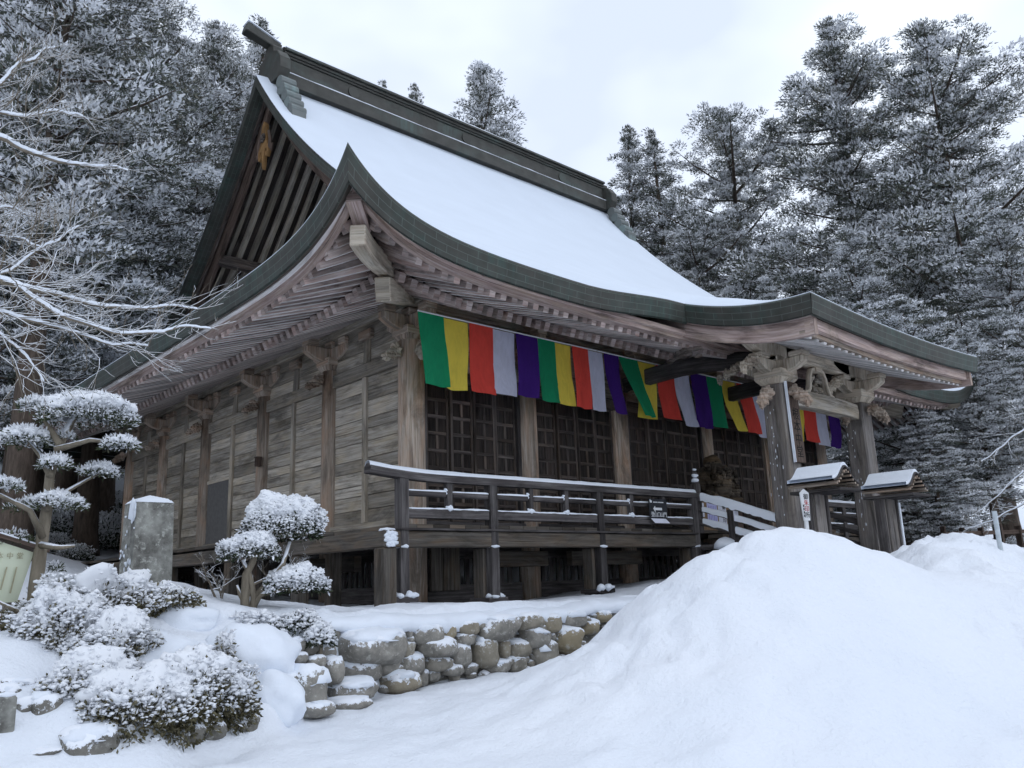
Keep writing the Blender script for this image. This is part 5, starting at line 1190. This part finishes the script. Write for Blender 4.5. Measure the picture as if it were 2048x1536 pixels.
# cedars with bare lower trunks on the slope behind the pine
for u, v, D, rz, lab in ((165, -330, 22.5, .3, 'cedar with a thick bare lower trunk left of the side wall'), (62, -60, 31, 1.3, 'cedar with a slim bare trunk behind the cloud pruned pine'), (215, -10, 34, 2.3, 'cedar with a bare trunk in the shade left of the eave'), (15, -200, 27, 3.3, 'cedar with a bare trunk behind the pine at the left edge'), (118, 40, 37, 4.3, 'cedar with a bare trunk seen between the pine pads')):
    plant('tall', u, v, D, rz, lab)
def shrub_mesh(seed, rx, ry, rz_, n, bs, snow_thr, mats, wid=.4, shell=.5, beads=0, bead_r=(.02, .04), up=.35, zmin=-.1, cap=None, la=.22):
    """low plant: leaf blades through a dome and little pillows of snow on top"""
    R = np.random.RandomState(seed); G = unit(R.normal(size=(n, 3))); G[:, 2] = np.where(G[:, 2] < zmin, -G[:, 2] * .3, G[:, 2])
    lump = 1 + la * fbm(G[:, 0] * 2.2 + seed, G[:, 1] * 2.2, G[:, 2] * 2.2, 3)
    rad = (shell + (1 - shell) * R.rand(n) ** .4) * lump; C = G * rad[:, None] * np.array([rx, ry, rz_])
    D = unit(G * np.array([1, 1, 1]) + R.normal(size=(n, 3)) * .7 + np.array([0, 0, up]))
    v, q, sn = blades(R, C, D, bs * R.uniform(.6, 1.2, n), wid, .1, snow_thr, .4)
    tri = np.concatenate([q[:, [0, 1, 2]], q[:, [0, 2, 3]]]); sn = (G[:, 2] * .8 + (rad - .8) * .8 + R.normal(size=n) * .30 > snow_thr - .25).astype(int); sn = np.concatenate([sn, sn]); tint = np.tile(R.rand(n), 2)
    vs_, ts_, ms_, tt_ = [v], [tri], [sn], [tint]
    if cap is not None:
        cv, cf = ico(5); cf = np.array(cf); lp = 1 + la * fbm(cv[:, 0] * 2.2 + seed, cv[:, 1] * 2.2, cv[:, 2] * 2.2, 3)
        e = sm((cv[:, 2] + .34 * fbm(cv[:, 0] * 5 + seed, cv[:, 1] * 5, cv[:, 2] * 5, 3) - cap) / .16); rr = lp * (.70 + .35 * e) * (1 + .025 * fbm(cv[:, 0] * 14, cv[:, 1] * 14 + seed, cv[:, 2] * 14, 2))
        k0 = sum(len(a_) for a_ in vs_); cf = cf[(e[cf].max(1) > .05)]; vs_.append(cv * rr[:, None] * np.array([rx, ry, rz_])); ts_.append(cf + k0); ms_.append(np.ones(len(cf), int)); tt_.append(np.full(len(cf), .82))
    if beads:
        bv, bf = ico(2 if beads < 700 else 1); bf = np.array(bf); G = unit(R.normal(size=(beads, 3))); G[:, 2] = np.abs(G[:, 2]) ** .8 * 1.0 - .12; G = unit(G)
        lump = 1 + la * fbm(G[:, 0] * 2.2 + seed, G[:, 1] * 2.2, G[:, 2] * 2.2, 3); B = G * (lump * R.uniform(.95, 1.06, beads))[:, None] * np.array([rx, ry, rz_])
        br = R.uniform(*bead_r, beads) * (.65 + .6 * np.clip(G[:, 2], 0, 1)); sq = np.stack([R.uniform(.8, 1.5, beads), R.uniform(.8, 1.5, beads), R.uniform(.5, .9, beads)], 1)
        V = (bv[None] * (br[:, None] * sq)[:, None, :] * (1 + .25 * R.normal(size=(beads, len(bv), 1)) * .6) + B[:, None]).reshape(-1, 3)
        F = (bf[None] + (np.arange(beads) * len(bv))[:, None, None]).reshape(-1, 3)
        k0 = sum(len(a_) for a_ in vs_); ts_.append(F + k0); vs_.append(V); ms_.append(np.ones(len(F), int)); tt_.append(np.repeat(R.uniform(.6, 1, beads), len(bf)))
    return fast_mesh('foliage', np.concatenate(vs_), np.concatenate(ts_), np.concatenate(ms_), mats, np.concatenate(tt_), tris=True)
def pad(parent, c, seed, rx, ry, rz_, n, bs, thr, mats, name='foliage_pad', **kw):
    me = shrub_mesh(seed, rx, ry, rz_, n, bs, thr, mats, **kw); me.name = name; o = bpy.data.objects.new(name, me); COL.objects.link(o); o.parent = parent
    o.location = V3(c) - V3(ORG[parent.name]); ORG[o.name] = ORG[parent.name]; return o
def px(u, v, D): return tuple(at(u, v, D))
PM = [M_PINE, M_FSNOW]; YM = [M_YEW, M_FSNOW]; AM = [M_AZALEA, M_FSNOW]
# cloud pruned pine at the left
D9 = 9.0; bp = at(66, 1270, D9)
NP = thing('cloud_pruned_pine', tuple(bp), 'cloud pruned garden pine with flat snow dusted pads left of the hall', 'tree')
def branch(mb, pts, r0, r1, n=7):
    P_ = [V3(px(*p)) for p in pts]; mb.tube(P_, list(np.linspace(r0, r1, len(P_))), n)
tm = MB()
branch(tm, [(64, 1300, D9), (66, 1250, D9), (72, 1170, D9), (84, 1080, D9 + .05), (95, 1010, D9 + .1), (100, 950, D9 + .1), (120, 890, D9 + .15), (150, 830, D9 + .2)], .075, .03, 9)
for pts in ([(86, 1075, D9), (60, 1020, D9 - .1), (0, 990, D9 - .2), (-40, 985, D9 - .2)], [(92, 1020, D9), (120, 990, D9 + .1), (200, 945, D9 + .2)], [(100, 950, D9), (80, 910, D9 + .3), (55, 880, D9 + .3)], [(110, 900, D9), (180, 880, D9 - .1), (235, 885, D9 - .1)], [(82, 1090, D9), (120, 1095, D9 - .2), (150, 1092, D9 - .2)], [(66, 1240, D9), (40, 1225, D9 - .3), (-10, 1200, D9 - .3)], [(120, 890, D9), (90, 840, D9 + .2), (75, 810, D9 + .2)]): branch(tm, pts, .035, .012)
tm.build('trunk', M_PINEBARK, NP, smooth=True)
for k, (u, v, dz, w, h_, n) in enumerate([(172, 812, .1, 190, 90, 5200), (70, 806, .3, 66, 34, 900), (52, 872, .2, 106, 46, 1900), (112, 923, 0, 66, 34, 900), (240, 884, -.1, 76, 34, 1000), (195, 938, .15, 76, 34, 900), (112, 1000, 0, 110, 42, 1700), (16, 968, -.2, 50, 30, 700), (20, 1075, .1, 90, 40, 500), (130, 870, .2, 40, 26, 300), (105, 1135, .3, 40, 24, 160), (40, 1010, .3, 60, 26, 300)]):
    s_ = (D9 + dz) / 1685 / 2 * 1.02; pad(NP, px(u, v + h_ * .28, D9 + dz), 100 + k, w * s_ * .80, w * s_ * .66, h_ * s_ * 1.0, n, .052, .50 if k not in (8, 10, 11) else .8, PM, wid=.28, shell=.72, beads=int(w * h_ / 12) if k not in (8, 10, 11) else 12, bead_r=(.007, .016), up=.5, zmin=-.25, cap=.26 if k not in (8, 10, 11) else None)
# clipped yew with three snow domes
DT = 9.9; bp = at(497, 1216, DT - .35)
TY = thing('clipped_yew', tuple(bp), 'clipped evergreen with three domes of snow on twisting stems before the veranda', 'tree')
tm = MB(); q = DT - .3
for pts, r0, r1 in (([(492, 1240, q), (490, 1200, q), (492, 1150, q), (512, 1110, q), (520, 1085, q)], .055, .03), ([(505, 1235, q), (508, 1195, q), (500, 1150, q), (485, 1120, q)], .045, .02), ([(500, 1225, q), (520, 1190, q), (560, 1178, q), (610, 1176, q)], .04, .015), ([(495, 1215, q), (480, 1190, q), (474, 1170, q)], .03, .012), ([(505, 1200, q), (540, 1160, q), (565, 1130, q), (580, 1085, q + .2)], .035, .02), ([(490, 1205, q), (505, 1170, q), (545, 1150, q)], .025, .012)): branch(tm, pts, r0, r1)
tm.build('trunk', M_PINEBARK, TY, smooth=True)
for k, (u, v, w, h_, n, bd) in enumerate([(570, 1040, 168, 104, 6200, 2300), (502, 1096, 112, 62, 2600, 950), (592, 1163, 124, 62, 2800, 1050)]):
    s_ = DT / 1685 / 2 * .92; pad(TY, px(u, v + h_ * .22, DT + (.1 if k == 0 else -.25)), 200 + k, w * s_, w * s_ * .85, h_ * s_ * 1.35, n, .05, .55, YM, wid=.45, shell=.8, beads=bd, bead_r=(.010, .022), zmin=-.25, cap=.36)
for k, (u, v, w, h_, D_, lab) in enumerate([(508, 1252, 108, 64, 9.2, 'low dark clipped shrub with snow beads under the yew stems'), (603, 1243, 80, 56, 9.35, 'low rounded shrub dusted with snow beside the snow lip'), (640, 1270, 52, 56, 9.1, 'small dark shrub at the corner of the stone wall')]):
    p = at(u, v + 30, D_); T = thing('clipped_shrub', tuple(p), lab, 'shrub', 'low clipped shrubs'); s_ = D_ / 1685 / 2
    pad(T, px(u, v + 12, D_), 220 + k, w * s_, w * s_ * .8, h_ * s_ * 1.1, 1500, .045, .6, YM, 'foliage', wid=.45, shell=.75, beads=330, bead_r=(.012, .026), zmin=-.3)
    MB().tube([tuple(p - V3((0, 0, .15))), tuple(p + V3((.02, 0, .12)))], .02, 6).build('stem', M_PINEBARK, T)
# twiggy bare shrubs
def twigs(mb, p, d, ln, r, depth, R, spread=.6, up=.12, seg=3, kids=(2, 3)):
    pts = [p]; q = p.copy(); dd = d.copy()
    for i in range(seg): dd = unit(dd + R.normal(size=3) * .16 + np.array([0, 0, up * .4])); q = q + dd * ln / seg; pts.append(q)
    mb.tube(pts, list(np.linspace(r, r * .62, seg + 1)), 5 if r > .008 else 4, cap=False)
    if depth > 0:
        for k in range(R.randint(kids[0], kids[1] + 1)):
            b = pts[R.randint(1, len(pts))]; nd = unit(dd + R.normal(size=3) * spread + np.array([0, 0, up])); twigs(mb, np.array(b), nd, ln * R.uniform(.55, .8), r * .62, depth - 1, R, spread, up, seg, kids)
for k, (u, v, D_, hh, lab, dep, rd_) in enumerate([(440, 1192, 9.9, .30, 'small bare twiggy shrub left of the clipped yew', 6, .016), (545, 1165, 10.0, .26, 'fine snowy twigs of a bare bush behind the yew stems', 6, .012), (368, 1196, 9.6, .12, 'tuft of reddish brown twigs on the snow beside the monument', 4, .006)]):
    p = at(u, v, D_); T = thing('bare_shrub', tuple(p), lab, 'shrub', 'bare twiggy shrubs'); R = np.random.RandomState(300 + k); mb = MB()
    for j in range(3 if k < 2 else 5): twigs(mb, p - V3((0, 0, .1)), unit(np.array([R.normal() * .35, R.normal() * .25, 1.])), hh, rd_, dep, R, .55, .1, 3, (2, 2))
    mb.build('twigs', M_TWIG if k < 2 else plain('red_twig', (.22, .09, .06)), T)
# snow covered azaleas over the garden rocks
AZ = [(185, 1232, 220, 90, 9.0, 6500, 900, 'spreading azalea below the monument, its twigs loaded with snow'), (330, 1212, 90, 44, 9.2, 2200, 200, 'thin azalea branch tips reaching right below the monument'),
      (130, 1315, 120, 150, 8.4, 6000, 900, 'tall snow loaded azalea at the left of the garden bank'), (205, 1345, 130, 130, 8.2, 5000, 700, 'azalea between the tall one and the snow mound, white with clumps of snow'), (175, 1415, 150, 110, 7.7, 5200, 800, 'azalea in the lower left bank with clumps of snow'),
      (255, 1445, 150, 100, 7.45, 5200, 520, 'dark lower azalea above the bottom boulders'), (345, 1440, 120, 80, 7.5, 3800, 260, 'low olive azalea under the edge of the snow mound'), (395, 1395, 130, 90, 7.75, 4600, 480, 'azalea with olive leaves showing right of the snow pad'), (452, 1425, 90, 90, 7.8, 3400, 300, 'small azalea at the right end of the lower planting'), (450, 1330, 26, 70, 8.2, 700, 30, 'narrow green sprig standing out of the snow mound')]
for k, (u, v, w, h_, D_, n, bd, lab) in enumerate(AZ):
    p = at(u, v + h_ * .5, D_); T = thing('azalea_bush', tuple(p), lab, 'shrub', 'snow loaded azaleas'); s_ = D_ / 1685 / 2
    pad(T, tuple(V3(px(u, v, D_ - .05)) + V3((0, 0, .03))), 400 + k, w * s_ * 1.28, w * s_ * 1.0, h_ * s_ * 1.30, int(n * 1.7), .050, .72, AM, 'foliage', wid=.42, shell=.45, beads=int(bd * 2.1), bead_r=(.005, .023), zmin=-.9, up=.2, cap=.60, la=.42)
    R = np.random.RandomState(450 + k); mb = MB()
    for j in range(7): twigs(mb, V3(p) + np.array([R.normal() * w * s_ * .3, R.normal() * .1, -.1]), unit(np.array([R.normal() * .8, R.normal() * .4, .8])), h_ * s_ * .8, .012, 3, R, .6, .1, 3, (2, 2))
    mb.build('branches', M_TWIG, T)
# undergrowth on the wooded slope
for k in range(22):
    u, v = rng.uniform(-60, 255), rng.uniform(860, 1050); D_ = np.interp(v, [880, 1065], [38, 24]) + rng.uniform(-2, 2); p = at(u, v, D_); g = gz(p[0], p[1])
    if k == 0:
        U0 = thing('undergrowth_bush', (p[0], p[1], g), 'dark snow specked bush in the undergrowth of the wooded slope', 'shrub', 'undergrowth bushes')
        me = shrub_mesh(500, 1.2, 1.0, .8, 6000, .12, .62, [M_YEW, M_FSNOW], wid=.4, shell=.5); o = bpy.data.objects.new('foliage', me); COL.objects.link(o); o.parent = U0
    else: U1 = copy_tree(U0, (p[0], p[1], g), rng.uniform(0, 6), (rng.uniform(.5, 1.3),) * 3)
# leafless snow laden trees: near one reaching in from the left, others at the edges
def bare_tree(u, v, D_, lab, limbs, seed, base=None):
    p = at(u, v, D_) if base is None else V3(base); g = gz(p[0], p[1]); T = thing('bare_tree', (p[0], p[1], g), lab, 'tree', 'leafless trees with snow on every twig'); R = np.random.RandomState(seed)
    mb = MB(); mb.tube([(p[0], p[1], g - .3), (p[0] + .05, p[1], g + 1.5), (p[0] + .02, p[1] + .05, g + 3.2), (p[0] + .1, p[1], g + 5.5)], [.2, .15, .12, .07], 10); mb.build('trunk', M_TWIG, T, smooth=True)
    for pts, r0, nk in limbs:
        lb = MB(); P_ = [V3(px(*q)) for q in pts]; n = 24
        t_ = np.linspace(0, 1, n); k_ = np.linspace(0, 1, len(P_)); C_ = np.stack([np.interp(t_, k_, [q[d] for q in P_]) for d in range(3)], 1)
        C_[1:-1] = (C_[:-2] + C_[1:-1] + C_[2:]) / 3; C_ += np.stack([.02 * vnoise(t_ * 9, seed + d * 3.3 + r0 * 99) for d in range(3)], 1)
        r0 = r0 * .62; lb.tube(C_, list(np.linspace(r0, .003, n)), 7)
        sp = MB(); w_ = np.linspace(r0, .003, n)
        for i in range(2, n):
            for j in range(1 if R.rand() < nk * .42 else 0):
                dd = unit(C_[min(i + 1, n - 1)] - C_[i - 1]); nd = unit(dd + R.normal(size=3) * .55 + np.array([0, 0, .22]))
                twigs(lb, C_[i], nd, (.5 - .25 * i / n) * R.uniform(.4, 1.1), .0052 - .002 * i / n, 2, R, .5, .14, 3, (1, 3))
        B_ = lb.build('branch', M_TWIG, T)
        for i in range(n - 1):
            sp.sweep([C_[i] + V3((0, 0, w_[i] * .8)), (C_[i] + C_[i + 1]) / 2 + V3((0, 0, w_[i] * .8 + .004)), C_[i + 1] + V3((0, 0, w_[i + 1] * .8))], [(-1.1 * w_[i], -.3 * w_[i]), (1.1 * w_[i], -.3 * w_[i]), (.7 * w_[i], 1.0 * w_[i] + .008), (-.7 * w_[i], 1.0 * w_[i] + .008)], t=.5)
        sp.build('branch_snow', M_SNOW, B_)
    return T
d6 = 6.2
bare_tree(-150, 1200, 6.6, 'leafless tree reaching in from the left with snow along its long branches', [
    ([(-150, 520, 6.5), (0, 565, d6), (90, 582, d6), (190, 610, d6 + .1), (300, 618, d6 + .2), (395, 615, d6 + .2)], .028, 3),
    ([(0, 565, d6), (60, 595, d6), (150, 640, d6 - .1), (240, 670, d6 - .1), (330, 660, d6), (425, 655, d6)], .022, 3),
    ([(-150, 640, 6.4), (0, 625, d6), (70, 640, d6), (140, 665, d6), (230, 690, d6 + .1), (300, 690, d6 + .1)], .018, 3),
    ([(-150, 300, 6.8), (0, 275, d6 + .3), (60, 305, d6 + .3), (130, 325, d6 + .3), (200, 335, d6 + .4), (255, 338, d6 + .4)], .030, 3),
    ([(-150, 240, 6.8), (0, 225, d6 + .4), (60, 232, d6 + .4), (130, 222, d6 + .5), (180, 238, d6 + .5)], .018, 3),
    ([(-150, 260, 7), (0, 175, d6 + .5), (20, 140, d6 + .5), (60, 120, d6 + .5), (115, 92, d6 + .5)], .022, 2),
    ([(-150, 420, 7), (-20, 410, 7.5), (30, 420, 7.5), (90, 440, 7.5)], .015, 4),
    ([(-100, 700, 6.6), (0, 660, 6.4), (50, 715, 6.4), (85, 760, 6.4)], .012, 2),
    ([(-150, 600, 6.8), (-20, 560, 6.6), (40, 530, 6.6), (110, 480, 6.6), (160, 450, 6.6)], .014, 3),
    ([(-100, 470, 7.4), (0, 470, 7.4), (45, 480, 7.4), (90, 500, 7.4)], .012, 3)], 900, base=(-9.6, -6.0, -1.6))
bare_tree(2260, 1000, 16, 'leafless tree at the right edge with thin snowy twigs over the far fence', [
    ([(2150, 780, 15), (2060, 850, 15), (2010, 890, 15), (1965, 925, 15)], .025, 4), ([(2150, 860, 16), (2070, 920, 16), (2000, 990, 16), (1950, 1030, 16)], .02, 5), ([(2150, 950, 16), (2060, 1000, 16), (1990, 1040, 16), (1930, 1060, 16)], .02, 5)], 910)
bare_tree(340, 130, 48, 'pale leafless tree in the wood left of the gable', [([(345, 200, 47), (348, 150, 47), (352, 110, 47)], .08, 6), ([(345, 200, 47), (335, 150, 47), (320, 118, 47)], .08, 6), ([(345, 200, 47), (360, 150, 47), (375, 122, 47)], .08, 6)], 920)
# ------------------------------------------------------------------ air
hz = MB(); hz.box(-45, 72, -30, 88, -5.2, 62, t=.5)
hm = bpy.data.materials.new('haze'); hm.use_nodes = True; hm.node_tree.nodes.clear()
ho_ = hm.node_tree.nodes.new('ShaderNodeOutputMaterial'); hv = hm.node_tree.nodes.new('ShaderNodeVolumePrincipled')
hv.inputs['Color'].default_value = (.93, .95, 1, 1); hv.inputs['Density'].default_value = .0036; hv.inputs['Anisotropy'].default_value = .2
hm.node_tree.links.new(hv.outputs[0], ho_.inputs['Volume'])
tag(hz.build('haze', hm), kind='stuff')
